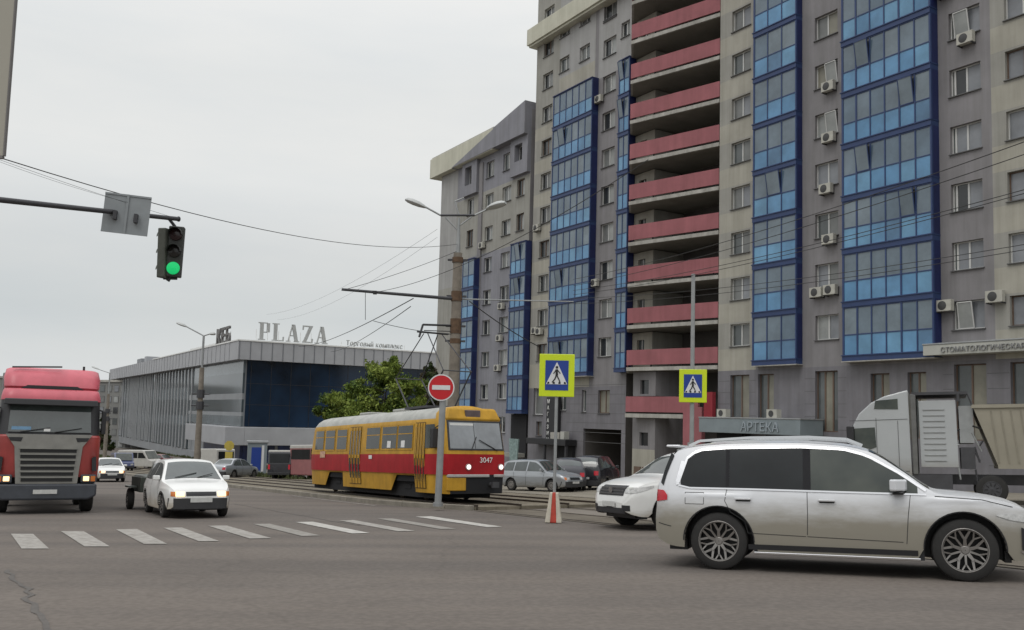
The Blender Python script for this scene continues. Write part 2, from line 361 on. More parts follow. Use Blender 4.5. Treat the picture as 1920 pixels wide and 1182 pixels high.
# ------------------------------------------------------------------ facade tools (local: x along street, y into the building, z up)
BASEZ = -4.2
FP = 3.047
def FL(k): return 5.2+FP*k
def wall(b, u0, u1, z0, z1, holes, y, mf, rev=.22, us=(), zs=(), revm=None):
    H = [h for h in holes if h[0] >= u0-.01 and h[1] <= u1+.01 and h[3] > z0 and h[2] < z1]
    U = sorted(set([u0, u1]+[v for h in H for v in h[:2]]+[v for v in us if u0 < v < u1]))
    Zz = sorted(set([z0, z1]+[clamp(v, z0, z1) for h in H for v in h[2:4]]+[v for v in zs if z0 < v < z1]))
    for a, c in zip(U, U[1:]):
        for p, q in zip(Zz, Zz[1:]):
            um, zm = (a+c)/2, (p+q)/2
            if any(h[0] < um < h[1] and h[2] < zm < h[3] for h in H): continue
            b.face([(a,y,p),(c,y,p),(c,y,q),(a,y,q)], mf(um, zm))
    for a, c, p, q in [h[:4] for h in H]:
        m = mf(a-.05, (p+q)/2) if revm is None else revm
        b.face([(a,y,p),(a,y+rev,p),(a,y+rev,q),(a,y,q)], m); b.face([(c,y,p),(c,y,q),(c,y+rev,q),(c,y+rev,p)], m)
        b.face([(a,y,q),(a,y+rev,q),(c,y+rev,q),(c,y,q)], m); b.face([(a,y,p),(c,y,p),(c,y+rev,p),(a,y+rev,p)], m)
rw = random.Random(11)
def window(B, h, y, frame=WFR, kind=None, sill=True, muls=(.5,), opened=False, pick=None):
    a, c, p, q = h[:4]; f = .06; b = MB(-BASEZ)
    b.box(a+.002,a+f,y,y+.07,p+.002,q-.002,frame); b.box(c-f,c-.002,y,y+.07,p+.002,q-.002,frame)
    b.box(a+f,c-f,y,y+.07,p+.002,p+f,frame); b.box(a+f,c-f,y,y+.07,q-f,q-.002,frame)
    for u in muls: x = a+(c-a)*u; b.box(x-.045,x+.045,y+.003,y+.067,p+f,q-f,frame)
    if sill: b.box(a-.05,c+.05,y-.30,y-.003,p-.05,p-.004,SILL)
    w_ = b.build('window', B)
    g = MB(-BASEZ); xs = [a+f]+[a+(c-a)*u for u in muls]+[c-f]
    for i in range(len(xs)-1):
        m = PANES[pick[i % len(pick)]] if pick else PANES[rw.choices(range(6), [3,4,2.5,3,3,1.5])[0]]
        g.face([(xs[i],y+.045,p+f),(xs[i+1],y+.045,p+f),(xs[i+1],y+.045,q-f),(xs[i],y+.045,q-f)], m)
    g.build('pane', w_)
    if opened:
        s_ = MB(-BASEZ); xw = (c-a)*.46; x0 = a+(c-a)*opened
        P = [(x0,y-.01,p+.06),(x0+xw,y-.01,p+.06),(x0+xw*.98,y-.22,q-.08),(x0+.01,y-.22,q-.08)]
        s_.face(P, PANES[2]); 
        for i in range(4): s_.bar(P[i], P[(i+1)%4], .035, frame, n=4)
        s_.build('open_sash', w_)
    return w_
def conditioner(B, u, z, y=0, w_=.85, depth=.42):
    b = MB(-BASEZ); b.box(u,u+w_,y-depth,y-.12,z,z+.58,ACW)
    b.box(u+.05,u+.09,y-.12,y-.003,z-.06,z+.3,DSTEEL); b.box(u+w_-.09,u+w_-.05,y-.12,y-.003,z-.06,z+.3,DSTEEL)
    b.box(u+.03,u+.09,y-depth,y-.003,z-.06,z-.003,DSTEEL); b.box(u+w_-.09,u+w_-.03,y-depth,y-.003,z-.06,z-.003,DSTEEL)
    o = b.build('air_conditioner', B, bevel=.015)
    g = MB(-BASEZ); g.lathe([(-.004,.24),(-.012,.22),(-.012,.05),(-.02,.001)], (u+w_*.42, y-depth, z+.29), ACD, n=16)
    g.build('fan_grille', o); return o
def bay_unit(B, u0, u1, z0, zt, proj, n, opens=(), side=True, cap=False):
    # one storey of blue glazed balcony hung in front of the wall
    bh = .34; b = MB(-BASEZ); y = -proj; um = z0+bh; zm = um+(zt-um)*.42
    b.box(u0-.06,u1+.04,y-.08,-.003,z0,um-.06,BFR); b.box(u0-.1,u1+.06,y-.13,-.003,um-.06,um,BFR)
    dx = (u1-.0-u0)/n
    for i in range(n+1):
        x = u0+dx*i; wd = .035 if i not in (0, n) else .06
        if i in (1, n-2) and n > 3: wd = .05
        b.box(x-wd,x+wd,y-.035,y+.04,um,zt,BFR)
    b.box(u0,u1,y-.025,y+.03,zm-.03,zm+.03,BFR); b.box(u0,u1,y-.03,y+.03,zt-.07,zt-.002,BFR)
    b.face([(u1+.045,y-.05,um),(u1+.045,-.003,um),(u1+.045,-.003,zt),(u1+.045,y-.05,zt)], BNAVY_SHADE)
    b.face([(u0-.045,y,um),(u0-.045,-.003,um),(u0-.045,-.003,zt),(u0-.045,y,zt)], BNAVY_SHADE)
    if cap: b.box(u0-.08,u1+.05,y-.1,-.003,zt,zt+.07,BNAVY_SHADE)
    o = b.build('glazed_balcony', B)
    lo = MB(-BASEZ); up = MB(-BASEZ)
    for i in range(n):
        a, c = u0+dx*i, u0+dx*(i+1)
        lo.face([(a,y,um),(c,y,um),(c,y,zm),(a,y,zm)], rw.choices(GLL, [4,3,3,1])[0])
        m = PANES[0] if i in opens else rw.choices(GLU, [4,3,2])[0]
        up.face([(a,y+.004,zm),(c,y+.004,zm),(c,y+.004,zt),(a,y+.004,zt)], m)
    lo.build('lower_glazing', o); up.build('upper_glazing', o)
    for i in opens:
        s_ = MB(-BASEZ); a, c = u0+dx*i+.05, u0+dx*(i+1)-.05
        P = [(a,y-.03,zm+.05),(c,y-.03,zm+.05),(c,y-.26,zt-.12),(a,y-.26,zt-.12)]
        s_.face(P, GLU[1])
        for k in range(4): s_.bar(P[k], P[(k+1)%4], .03, BFR, n=4)
        s_.build('open_sash', o)
    return o
def stain_strip(b, u, z0, z1, y, m): b.face([(u-.012,y,z0),(u+.012,y,z0),(u+.012,y,z1),(u-.012,y,z1)], m)

# ------------------------------------------------------------------ apartment tower
RZ = math.atan2(E3.y, E3.x)
def tower():
    B = empty('apartment_building', (P0.x, P0.y, BASEZ), RZ, 'tall beige and grey apartment tower with blue glazed bays and pink balconies', 'apartment building')
    holes = []; W = []
    def add(u0, u1, z0, z1, **k): h = (u0, u1, z0, z1); holes.append(h); W.append((h, k))
    pa = {}
    for k in range(-0, 13):
        z0 = FL(k)+1.38; z1 = FL(k)+2.84
        vis = z0 < 33
        if k < 10: add(-14.65, -12.95, z0, z1, frame=WFR, pick=[1,4] if k % 2 else [3,1])
        if k < 8: add(-7.7, -6.02, z0, z1, opened=.45 if k in (5, 4) else 0, pick={0:[2,4],1:[4,1],2:[3,1],3:[4,4],6:[1,5]}.get(k))
        if k < 7: add(1.02, 2.72, z0, z1, muls=(.12, .5), opened=.15 if k in (0, 5) else 0, pick=[3,4,4] if k % 2 else [1,0,4])
        if k < 7: add(3.98, 5.7, z0, z1, frame=BRFR if k in (0,2,4) else WFR, pick=[4,4])
        if k < 11: add(-38.1, -36.5, z0, z1, frame=BRFR if k % 3 == 0 else WFR, pick=[0,1])
        if k in (9, 8, 10) and k > 8: pass
    for k in (8, 9, 10, 11, 12):                     # upper storeys of the left part
        z0 = FL(k)+1.38; z1 = FL(k)+2.84
    for zt in (33.0, 36.15):
        add(-35.5, -34.0, zt-1.3, zt, pick=[3,1]); add(-32.48, -31.02, zt-1.3, zt, pick=[1,3])
    for k in range(0, 10): add(-29.12, -27.42, FL(k)+1.35, FL(k)+2.85, pick=[1,2] if k % 2 else [0,2])
    add(-29.12, -27.42, 34.1, 35.5, pick=[0,1]); add(-26.8, -25.72, 31.8, 33.05, pick=[0,1], muls=(.5,))
    add(-38.1, -36.5, FL(11)+1.9, FL(11)+3.2)
    # ground storeys: tall shop windows
    for u0, u1, a, c, mm in ((-14.62,-12.95,1.9,4.7,(.5,)), (-7.72,-6.1,1.2,4.75,(.35,.7)), (1.05,2.75,1.0,4.82,(.5,)), (3.95,5.7,1.0,4.82,(.5,)), (-12.2,-10.9,1.7,4.7,(.5,)), (-3.9,-2.7,1.0,4.5,(.5,)), (-1.6,-.5,1.0,4.5,(.5,))):
        add(u0, u1, a, c, frame=BRFR, muls=mm, pick=[3,5], sill=False)
    add(-34.9,-33.4,2.3,3.7, pick=[1,3]); add(-31.2,-30.6,2.2,3.95, muls=(), pick=[3]); add(-29.0,-27.5,2.1,3.9, frame=BRFR, pick=[5,5]); add(-38.4,-36.9,1.9,4.2, muls=(), pick=[1])
    add(-37.9,-37.0,.1,1.3, frame=BRFR, muls=())
    def mf(u, z):
        if u > -39.3 and u < -15.7:
            if z < 4.2: return TILE
            ph = ((z-5.2) % FP)/FP
            if u < -35.45: return BEIGE2 if (z > 30 or .36 < ph < .99) else BEIGE
            if u < -30.2: return LGREY if z > 31.2 else BEIGE
            if u < -25.5:
                if z < 29.4: return GREY
                return LGREY
            return BEIGE
        if u > -15.8 and u < 20:
            if z < 5.0: return TILE
            ph = ((z-5.2) % FP)/FP
            if u < -12.4: return BEIGE2 if .40 < ph < .97 else BEIGE
            if u < 3.25: return GREY
            return BEIGE2 if .40 < ph < .97 else BEIGE
        return GREY
    zsplit = [FL(k)+o_ for k in range(0, 14) for o_ in (FP*.40, FP*.97, FP*.36, FP*.99)]
    b = MB(-BASEZ)
    # left part, with the arch and shop door left open
    arch = [(-30.9, -26.0, -4.2, .85), (-37.0+2.2, -34.8+1.9, -4.2, -.05)]
    wall(b, -39.2, -25.5, -4.2, 41, holes+[(-30.9,-26.0,-4.2,.85), (-34.9,-33.0,-4.2,-.3)], 0, mf, us=(-35.45, -30.25), zs=zsplit+[31.2, 29.4, 4.2], revm=None)
    wall(b, -15.75, 12, -4.2, 41, holes, 0, mf, us=(-12.4, 3.25), zs=zsplit+[5.0])
    # flat darker strip painted as the shade of a recessed vertical joint
    b.face([(-30.2,-.004,29.6),(-29.75,-.004,29.6),(-29.75,-.004,35.6),(-30.2,-.004,35.6)], GREY)
    # tile courses
    for z in (-.2, .55, 1.3, 2.05, 2.8, 3.55, 4.3):
        for u0, u1 in ((-33.4, -25.5), (-15.7, -12.4), (-8.5, -5.5), (.45, 1.0), (2.8, 3.9), (5.8, 12)):
            hs = [h for h in holes if h[2] < z < h[3] and h[1] > u0 and h[0] < u1]
            segs = [(u0, u1)]
            for h in hs:
                ns = []
                for a, c in segs:
                    if h[1] <= a or h[0] >= c: ns.append((a, c))
                    else:
                        if h[0] > a: ns.append((a, h[0]))
                        if h[1] < c: ns.append((h[1], c))
                segs = ns
            for a, c in segs: b.face([(a,-.003,z),(c,-.003,z),(c,-.003,z+.035),(a,-.003,z+.035)], SILL)
    # sides, back, roof
    b.face([(-39.2,0,-4.2),(-39.2,16,-4.2),(-39.2,16,41),(-39.2,0,41)], BEIGE2); b.face([(12,0,-4.2),(12,0,41),(12,16,41),(12,16,-4.2)], BEIGE2)
    b.face([(-39.2,16,-4.2),(12,16,-4.2),(12,16,41),(-39.2,16,41)], BEIGE2); b.face([(-39.2,0,41),(12,0,41),(12,16,41),(-39.2,16,41)], SLABW)
    # loggia recess walls behind the pink balconies
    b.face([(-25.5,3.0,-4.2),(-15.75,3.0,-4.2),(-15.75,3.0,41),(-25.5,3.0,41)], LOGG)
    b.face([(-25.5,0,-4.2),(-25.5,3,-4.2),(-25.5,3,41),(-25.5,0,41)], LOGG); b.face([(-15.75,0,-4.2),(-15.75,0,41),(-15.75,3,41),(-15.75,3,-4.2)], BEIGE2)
    # dark recesses under bays A and B
    b.build('wall', B)
    # arch interior and door voids
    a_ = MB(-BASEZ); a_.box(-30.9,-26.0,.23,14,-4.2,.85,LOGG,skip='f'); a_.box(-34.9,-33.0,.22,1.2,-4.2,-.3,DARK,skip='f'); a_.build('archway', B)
    # light pier with small windows inside each loggia
    for (h, k) in W:
        if h[2] > 40: continue
        k = dict(k); fr = k.pop('frame', WFR); window(B, h, .20, frame=fr, **k)
    # cornice
    c = MB(-BASEZ); c.box(-39.85,-24.5,-.75,.6,35.55,37.05,CREAM); c.box(-39.7,-24.5,-.6,.6,35.35,35.55,CREAM); c.box(-39.85,-39.203,.6,16.4,35.55,37.05,CREAM)
    c.build('cornice', B, bevel=.03)
    # blue bays
    for k in range(0, 9): bay_unit(B, -5.2, .36, FL(k), FL(k+1), .6, 6, opens={2:(4,), 3:(1,), 5:(1,), 4:(4,)}.get(k, ()))
    for k in range(0, 10): bay_unit(B, -12.15, -8.7, FL(k), FL(k+1), .5, 3, opens={3:(1,)}.get(k, ()))
    for k in range(0, 8): bay_unit(B, -35.35, -29.72, FL(k)-.15, FL(k+1)-.15, .6, 6, opens={6:(1,), 2:(1,), 0:(1,)}.get(k, ()), cap=k == 7)
    for k in range(0, 8): bay_unit(B, -26.15, -24.9, FL(k), FL(k+1), .6, 2, opens={7:(0,), 6:(0,)}.get(k, ()), cap=k == 7)
    # soffits and dark returns under bays
    for u0, u1, d in ((-5.3, .45, .7), (-12.25, -8.6, .6), (-35.45, -29.6, .7)):
        f = MB(-BASEZ); f.box(u0,u1,-d,-.005,FL(0)-(.21 if u0 < -30 else .06),FL(0)-(.155 if u0 < -30 else .005),SLABW); f.build('bay_soffit', B)
    # pink balconies, each a slab and a parapet standing skew to the wall
    for k in range(0, 13):
        z = FL(k)-.06+(.0 if k else 0); pl = 2.05; ul = -22.95; full = k > 0
        ur = -15.80
        s_ = MB(-BASEZ)
        def yy(u): return -.03-(pl-.03)*(ur-u)/(ur-ul)
        s_.prism([(ul, yy(ul)), (ur, yy(ur)), (ur, 2.99), (-25.45, 2.99), (-25.45, .0)], 'z', z, z+.26, SLABW if k % 2 else SLABW)
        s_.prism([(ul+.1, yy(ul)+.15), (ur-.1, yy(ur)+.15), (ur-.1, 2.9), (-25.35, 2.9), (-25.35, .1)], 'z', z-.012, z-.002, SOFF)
        for q in range(5):
            u = ul+.4+(ur-ul-.8)*q/4; s_.box(u-.05,u+.05,yy(u)+.05,yy(u)+.12,z+.26,z+.44,DARK)
        o = s_.build('pink_balcony', B)
        p_ = MB(-BASEZ)
        p_.prism([(ul, yy(ul)+.02), (ur, yy(ur)+.02), (ur, yy(ur)+.14), (ul+.03, yy(ul)+.16), (-25.3, .0), (-25.42, .0)], 'z', z+.42, z+1.50, PINK)
        p_.build('parapet', o)
        # pier
        if k < 12:
            q_ = MB(-BASEZ); zz0, zz1 = z+.26, z+3.0-.02
            wall(q_, -24.88, -22.6, zz0, zz1, [(-24.35, -23.5, z+1.25, z+2.45)], .05, lambda u, zz: BEIGE)
            q_.face([(-22.6,.05,zz0),(-22.6,2.99,zz0),(-22.6,2.99,zz1),(-22.6,.05,zz1)], BEIGE2); q_.face([(-24.88,.05,zz0),(-24.88,2.99,zz0),(-24.88,2.99,zz1),(-24.88,.05,zz1)], BEIGE2)
            q_.face([(-24.35,.25,z+1.25),(-23.5,.25,z+1.25),(-23.5,.25,z+2.45),(-24.35,.25,z+2.45)], PANES[rw.choice([0,3,1])])
            q_.box(-23.95,-23.88,.20,.247,z+1.25,z+2.45,WFR); q_.build('balcony_pier', o)
            r_ = MB(-BASEZ)
            r_.box(-18.6,-17.9,2.9,2.99,z+.28,z+2.4,BRFR); r_.box(-17.7,-16.6,2.9,2.99,z+1.1,z+2.4,PANES[3])
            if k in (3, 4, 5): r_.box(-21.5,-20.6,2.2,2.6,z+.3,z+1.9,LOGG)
            r_.build('balcony_door', o)
    # lowest part of the pink stack: entrance frame
    q = MB(-BASEZ)
    ya = lambda u: -.03-2.02*(-15.8-u)/7.15
    q.prism([(-22.95, ya(-22.95)-.05), (-18.3, ya(-18.3)-.05), (-18.3, 0), (-22.95, 0)], 'z', 1.80, 2.08, SLABW)
    q.prism([(-22.95, ya(-22.95)), (-17.2, ya(-17.2)), (-17.2, ya(-17.2)+.15), (-22.95, ya(-22.95)+.15)], 'z', 2.2, 3.3, PINK)
    q.prism([(-18.3, ya(-18.3)-.02), (-16.9, ya(-16.9)-.02), (-16.9, ya(-16.9)+.3), (-18.3, ya(-18.3)+.3)], 'z', -4.2, 2.6, PINK)
    q.box(-16.6,-15.8,-.45,-.15,1.5,3.6,REDW)
    q.build('entrance_frame', B)
    for zlo, zhi, h in ((-4.2, 1.78, (-22.5,-21.55,-.2,.75)), (3.35, 5.1, (-22.5,-21.55,3.5,4.5))):
        q = MB(-BASEZ); y = -1.1
        wall(q, -23.3, -20.8, zlo, zhi, [h], y, lambda u, z: GREY if z > -.45 else BEIGE, zs=(-.45,))
        q.face([(h[0],y+.2,h[2]),(h[1],y+.2,h[2]),(h[1],y+.2,h[3]),(h[0],y+.2,h[3])], PANES[0])
        q.face([(-20.8,y,zlo),(-20.8,2.9,zlo),(-20.8,2.9,zhi),(-20.8,y,zhi)], GREY); q.face([(-23.3,y,zlo),(-23.3,2.9,zlo),(-23.3,2.9,zhi),(-23.3,y,zhi)], GREY)
        if zlo < 0: q.box(-23.0,-22.3,y-.08,y-.003,-3.6,-1.7,BRFR); q.box(-22.1,-21.2,y-.08,y-.003,-3.6,-1.7,BRFR)
        q.build('entrance_pier', B)
    q = MB(-BASEZ); q.box(-17.9,-17.1,ya(-17.5)-.05+.0,ya(-17.5)-.03+.0,-4.1,.3,REDW); q.build('red_door', B)
    # conditioners
    for u, z in ((-6.9, FL(5)+.9), (-6.9, FL(4)+.85), (-7.1, FL(3)+.85), (-6.9, FL(2)+.85), (-7.8, FL(1)+.85), (-6.8, FL(1)+.9), (.55, FL(6)+.75), (1.75, FL(6)+.95), (1.7, FL(5)+.8), (.35, FL(0)+2.35), (3.0, FL(0)+2.55),
                 (-29.7, FL(7)+.75), (-29.8, FL(2)+.9), (-38.6, FL(4)+.75), (-38.5, FL(1)+.7), (-37.8, FL(1)+.6)): conditioner(B, u, z)
    return B
TOWER = tower()

# ------------------------------------------------------------------ lower wing
def wing():
    B = empty('apartment_building', (P0.x, P0.y, BASEZ), RZ, 'lower lilac grey apartment wing with sloping roof edge beside the tall tower', 'apartment building')
    heads = [4.7, 7.85, 10.95, 13.9, 17.1, 20.2, 23.45, 26.7]
    holes = []; W = []
    def add(u0, u1, z0, z1, **k): h = (u0, u1, z0, z1); holes.append(h); W.append((h, k))
    for i, z in enumerate(heads+[1.6, -1.5]):
        if i in (5, 6, 7): add(-51.95 if i < 7 else -52.0, -50.6, z-1.45-(.2 if i == 7 else 0), z+.25, frame=BRFR if i == 5 else WFR, pick=[0, 4] if i != 5 else [0, 0])
        add(-48.2, -46.65, z-1.42-(.2 if i == 7 else 0), z, pick=[[0,2],[3,1],[0,1],[0,2],[0,4]][i % 5], opened=0)
        add(-44.95, -43.3, z-1.42-(.2 if i == 7 else 0), z+.05, pick=[[0,2],[1,2],[3,2],[0,0],[1,4]][i % 5])
        if i in (5, 6, 7): add(-42.3, -40.95, z-1.4, z+.2, pick=[0,2], frame=BRFR if i != 7 else WFR)
    def mf(u, z):
        if u < -54.2: return LGREY if z > 15 else BEIGE2
        if z > 23.85: return WGREY
        if z > 17.6: return BEIGE2
        if u < -51.4: return BEIGE2
        return WGREY if z > -2 else TILE
    b = MB(-BASEZ)
    wall(b, -58, -40.0, -4.6, 29.9, holes, .1, mf, us=(-54.2, -51.4), zs=(-2, 15, 17.6, 23.85))
    # deep joint between wing and tower
    b.face([(-40.0,.1,-4.6),(-40.0,.9,-4.6),(-40.0,.9,29.9),(-40.0,.1,29.9)], GREY); b.face([(-40,.9,-4.6),(-39.21,.9,-4.6),(-39.21,.9,30.2),(-40,.9,30.2)], TILE)
    # grey upper frame with sunk panel between
    for P in ([(-54.3,27.3),(-45.8,29.35),(-40.02,30.55),(-40.02,27.5)], [(-52.6,24.0),(-52.6,27.7),(-49.55,28.4),(-49.55,24.0)], [(-43.05,24.0),(-43.05,28.4),(-40.02,28.6),(-40.02,24.0)]):
        pass
    hh = [h for h in holes if h[3] > 24]
    def topz(u): return 27.35+(u+54.3)*(29.35-27.35)/8.5 if u < -45.8 else 29.35+(u+45.8)*(30.55-29.35)/5.8
    wall(b, -52.6, -49.55, 24.0, 27.55, hh, -.28, lambda u, z: WGREY, rev=.4); wall(b, -43.05, -40.02, 24.0, 27.55, hh, -.28, lambda u, z: WGREY, rev=.4)
    for u0, u1 in ((-54.3, -45.8), (-45.8, -40.02)):
        b.face([(u0,-.66,27.45 if u0 < -54 else 27.5),(u1,-.66,27.5),(u1,-.66,topz(u1)),(u0,-.66,topz(u0)+.12)], WGREY)
        b.face([(u0,-.66,27.5),(u1,-.66,27.5),(u1,.1,27.5),(u0,.1,27.5)], WGREY)
        b.face([(u0,-.66,topz(u0)),(u1,-.66,topz(u1)),(u1,.6,topz(u1)),(u0,.6,topz(u0))], WGREY)
    b.face([(-40.02,-.66,27.5),(-40.02,.6,27.5),(-40.02,.6,30.55),(-40.02,-.66,30.55)], WGREY)
    for u in (-52.6, -43.05): b.face([(u,-.28,24),(u,.1,24),(u,.1,27.5),(u,-.28,27.5)], WGREY)
    for u in (-49.55, -40.02): b.face([(u,-.28,24),(u,.1,24),(u,.1,27.5),(u,-.28,27.5)], WGREY)
    for u0, u1 in ((-52.6, -49.55), (-43.05, -40.02)): b.face([(u0,-.28,24),(u1,-.28,24),(u1,.1,24),(u0,.1,24)], WGREY)
    b.face([(-58,.1,-4.6),(-58,15,-4.6),(-58,15,29.9),(-58,.1,29.9)], LGREY); b.face([(-58,15,-4.6),(-39.3,15,-4.6),(-39.3,15,29.9),(-58,15,29.9)], LGREY)
    b.face([(-58,.1,29.3),(-40,.1,29.3),(-40,15,29.3),(-58,15,29.3)], SLABW)
    # projecting stair strip
    b.box(-49.45,-48.75,-.03,.097,-4.4,26.9,GREY, skip='k')
    b.build('wall', B)
    c = MB(-BASEZ); c.box(-59.6,-45.9,-.6,.097,27.4,29.55,CREAM); c.box(-59.6,-58.003,.1,15.5,27.4,29.55,CREAM); c.box(-59.4,-45.95,-.5,.097,29.55,29.7,SLABW); c.build('cornice', B, bevel=.04)
    for h, k in W:
        k = dict(k); up = h[3] > 25 and not (-49.5 < h[0] < -43.1); window(B, h, .28, frame=k.pop('frame', WFR), **k)
    for k in range(5): bay_unit(B, -41.9, -39.35, 1.95+3.09*k, 1.95+3.09*(k+1), .6, 3, opens={3:(1,), 4:(1,)}.get(k, ()), cap=k == 4)
    for k in range(5): bay_unit(B, -51.2, -48.85, 1.8+3.07*k, 1.8+3.07*(k+1), .6, 2, cap=k == 4)
    f = MB(-BASEZ); f.box(-42.1,-39.5,-.02,.09,-1.9,1.9,DARK,skip='k'); f.box(-42.1,-39.6,-.8,.09,-1.9,-1.55,BEIGE2,skip='k'); f.build('shop_entrance', B)
    for u, z in ((-48.7, 18.1), (-44.8, 8.7), (-44.6, 12.0-.3), (-45.0, 5.9)): conditioner(B, u, z, y=.1)
    return B
wing()

# ------------------------------------------------------------------ shop signs and entrances on the tower
def fac(u, off, z): p = P0+E3*u+N3*off; p.z = z; return p
FM = Matrix(((E3.x, -N3.x, 0), (E3.y, -N3.y, 0), (0, 0, 1)))      # columns: x=u, y=into building, z=up
def facade_mtx(u, off, z):
    m = FM.to_4x4(); m.translation = fac(u, off, z); return m
def shop_sign(name, u0, u1, z0, z1, off, depth, m, words, tm, label, size, tu, tz):
    B = empty(name, fac(u0, off, z0), RZ, label, 'shop sign')
    b = MB(); L = u1-u0; b.box(0, L, 0, depth, 0, z1-z0, m); b.box(-.04, L+.04, -.03, depth, z1-z0, z1-z0+.08, STEEL)
    b.build('sign_box', B, bevel=.02)
    if words: text_mesh(words, size, .05, tm, 'lettering', B, Matrix.Translation((tu, -.035, tz)) @ Matrix.Rotation(PI/2, 4, 'X'))
    return B
SIGNB = mat('signboard_blue_grey', (.20,.235,.25), rough=.5, var=.1, scale=1)
SIGNW = mat('signboard_cream', (.42,.42,.38), rough=.6, var=.08, scale=1)
LETB = mat('sign_letter_pale', (.30,.34,.37), rough=.5, var=0); LETG = mat('sign_letter_grey', (.22,.22,.22), rough=.5, var=0)
def awning():
    u0, u1, z0, z1 = -15.4, -7.1, .95, 1.85
    B = shop_sign('shop_awning', u0, u1, z0, z1, 2.0, 1.95, SIGNB, 'АРТЕКА', LETB, 'long blue grey shop fascia with pale letters over the ground floor entrance', .78, 3.7, .17)
    d = MB(); d.box(.4, 2.6, 1.2, 1.9, -3.4, -.02, DARK); d.box(4.6, 8.2, 1.2, 1.9, -3.4, -.02, DARK); d.build('shop_front', B)
    for u in (1.1, 5.3):
        c = MB(); c.box(u, u+.8, .5, .9, .99, 1.5, ACW); c.lathe([(-.01,.2),(-.01,.01)], (u+.35, .5, 1.24), ACD, n=14); c.build('air_conditioner', B)
awning()
shop_sign('shop_fascia', -.1, 11, 5.27, 5.80, .85, .84, SIGNW, 'СТОМАТОЛОГИЧЕСКАЯ КЛИНИКА', LETG, 'narrow cream shop fascia with grey letters right of the large blue bay', .36, 1.0, .12)
def vertical_sign():
    B = empty('vertical_sign', fac(-35.0, .3, 3.4), RZ, 'black vertical lettered sign hanging from the tower above a shop door', 'shop sign')
    b = MB(); b.box(-.9, .9, 0, .28, -4.0, 0, BLACKP); b.build('sign_box', B, bevel=.02)
    for x in (-.75, .42):
        for i, ch in enumerate('МАГАЗИН'): text_mesh(ch, .46, .03, WHITEP, 'lettering', B, Matrix.Translation((x, -.02, -.52-i*.54)) @ Matrix.Rotation(PI/2, 4, 'X'))
    B = empty('shop_canopy', fac(-37.6, 1.2, -.6), RZ, 'black canopy over the shop door below the vertical sign', 'canopy')
    b = MB(); b.box(0, 5.9, 0, 1.15, 0, .5, BLACKP); b.build('canopy_box', B, bevel=.03)
    b = MB(); b.box(3.0, 5.7, .85, 1.1, -2.6, -.02, DARK); b.build('door_front', B)
    b = MB(); b.box(2.6, 2.75, .1, .3, -3.2, -.02, DSTEEL); b.box(5.7, 5.85, .1, .3, -3.2, -.02, DSTEEL); b.build('canopy_post', B)
    b = MB(); b.box(3.3, 4.6, .3, .8, .52, 1.05, SLABW); b.box(4.75, 5.3, .3, .8, .52, 1.15, SIGNW); b.build('roof_box', B)
    B = empty('banner_stand', fac(-36.3, 3.2, G(3.5, 70)), RZ, 'tall pale green advertising banner standing beside the shop door', 'banner')
    b = MB(); b.prism([(-.55, .9), (.55, .9), (.75, 2.9), (-.75, 2.9)], 'y', -.05, .05, mat('banner_green', (.20,.27,.26), rough=.7, scale=5, var=.35)); b.build('banner', B)
    b = MB(); b.bar((0,.05,0), (0,.05,2.8), .05, DSTEEL); b.box(-.4,.4,-.2,.3,0,.08,DSTEEL); b.build('stand', B)
vertical_sign()

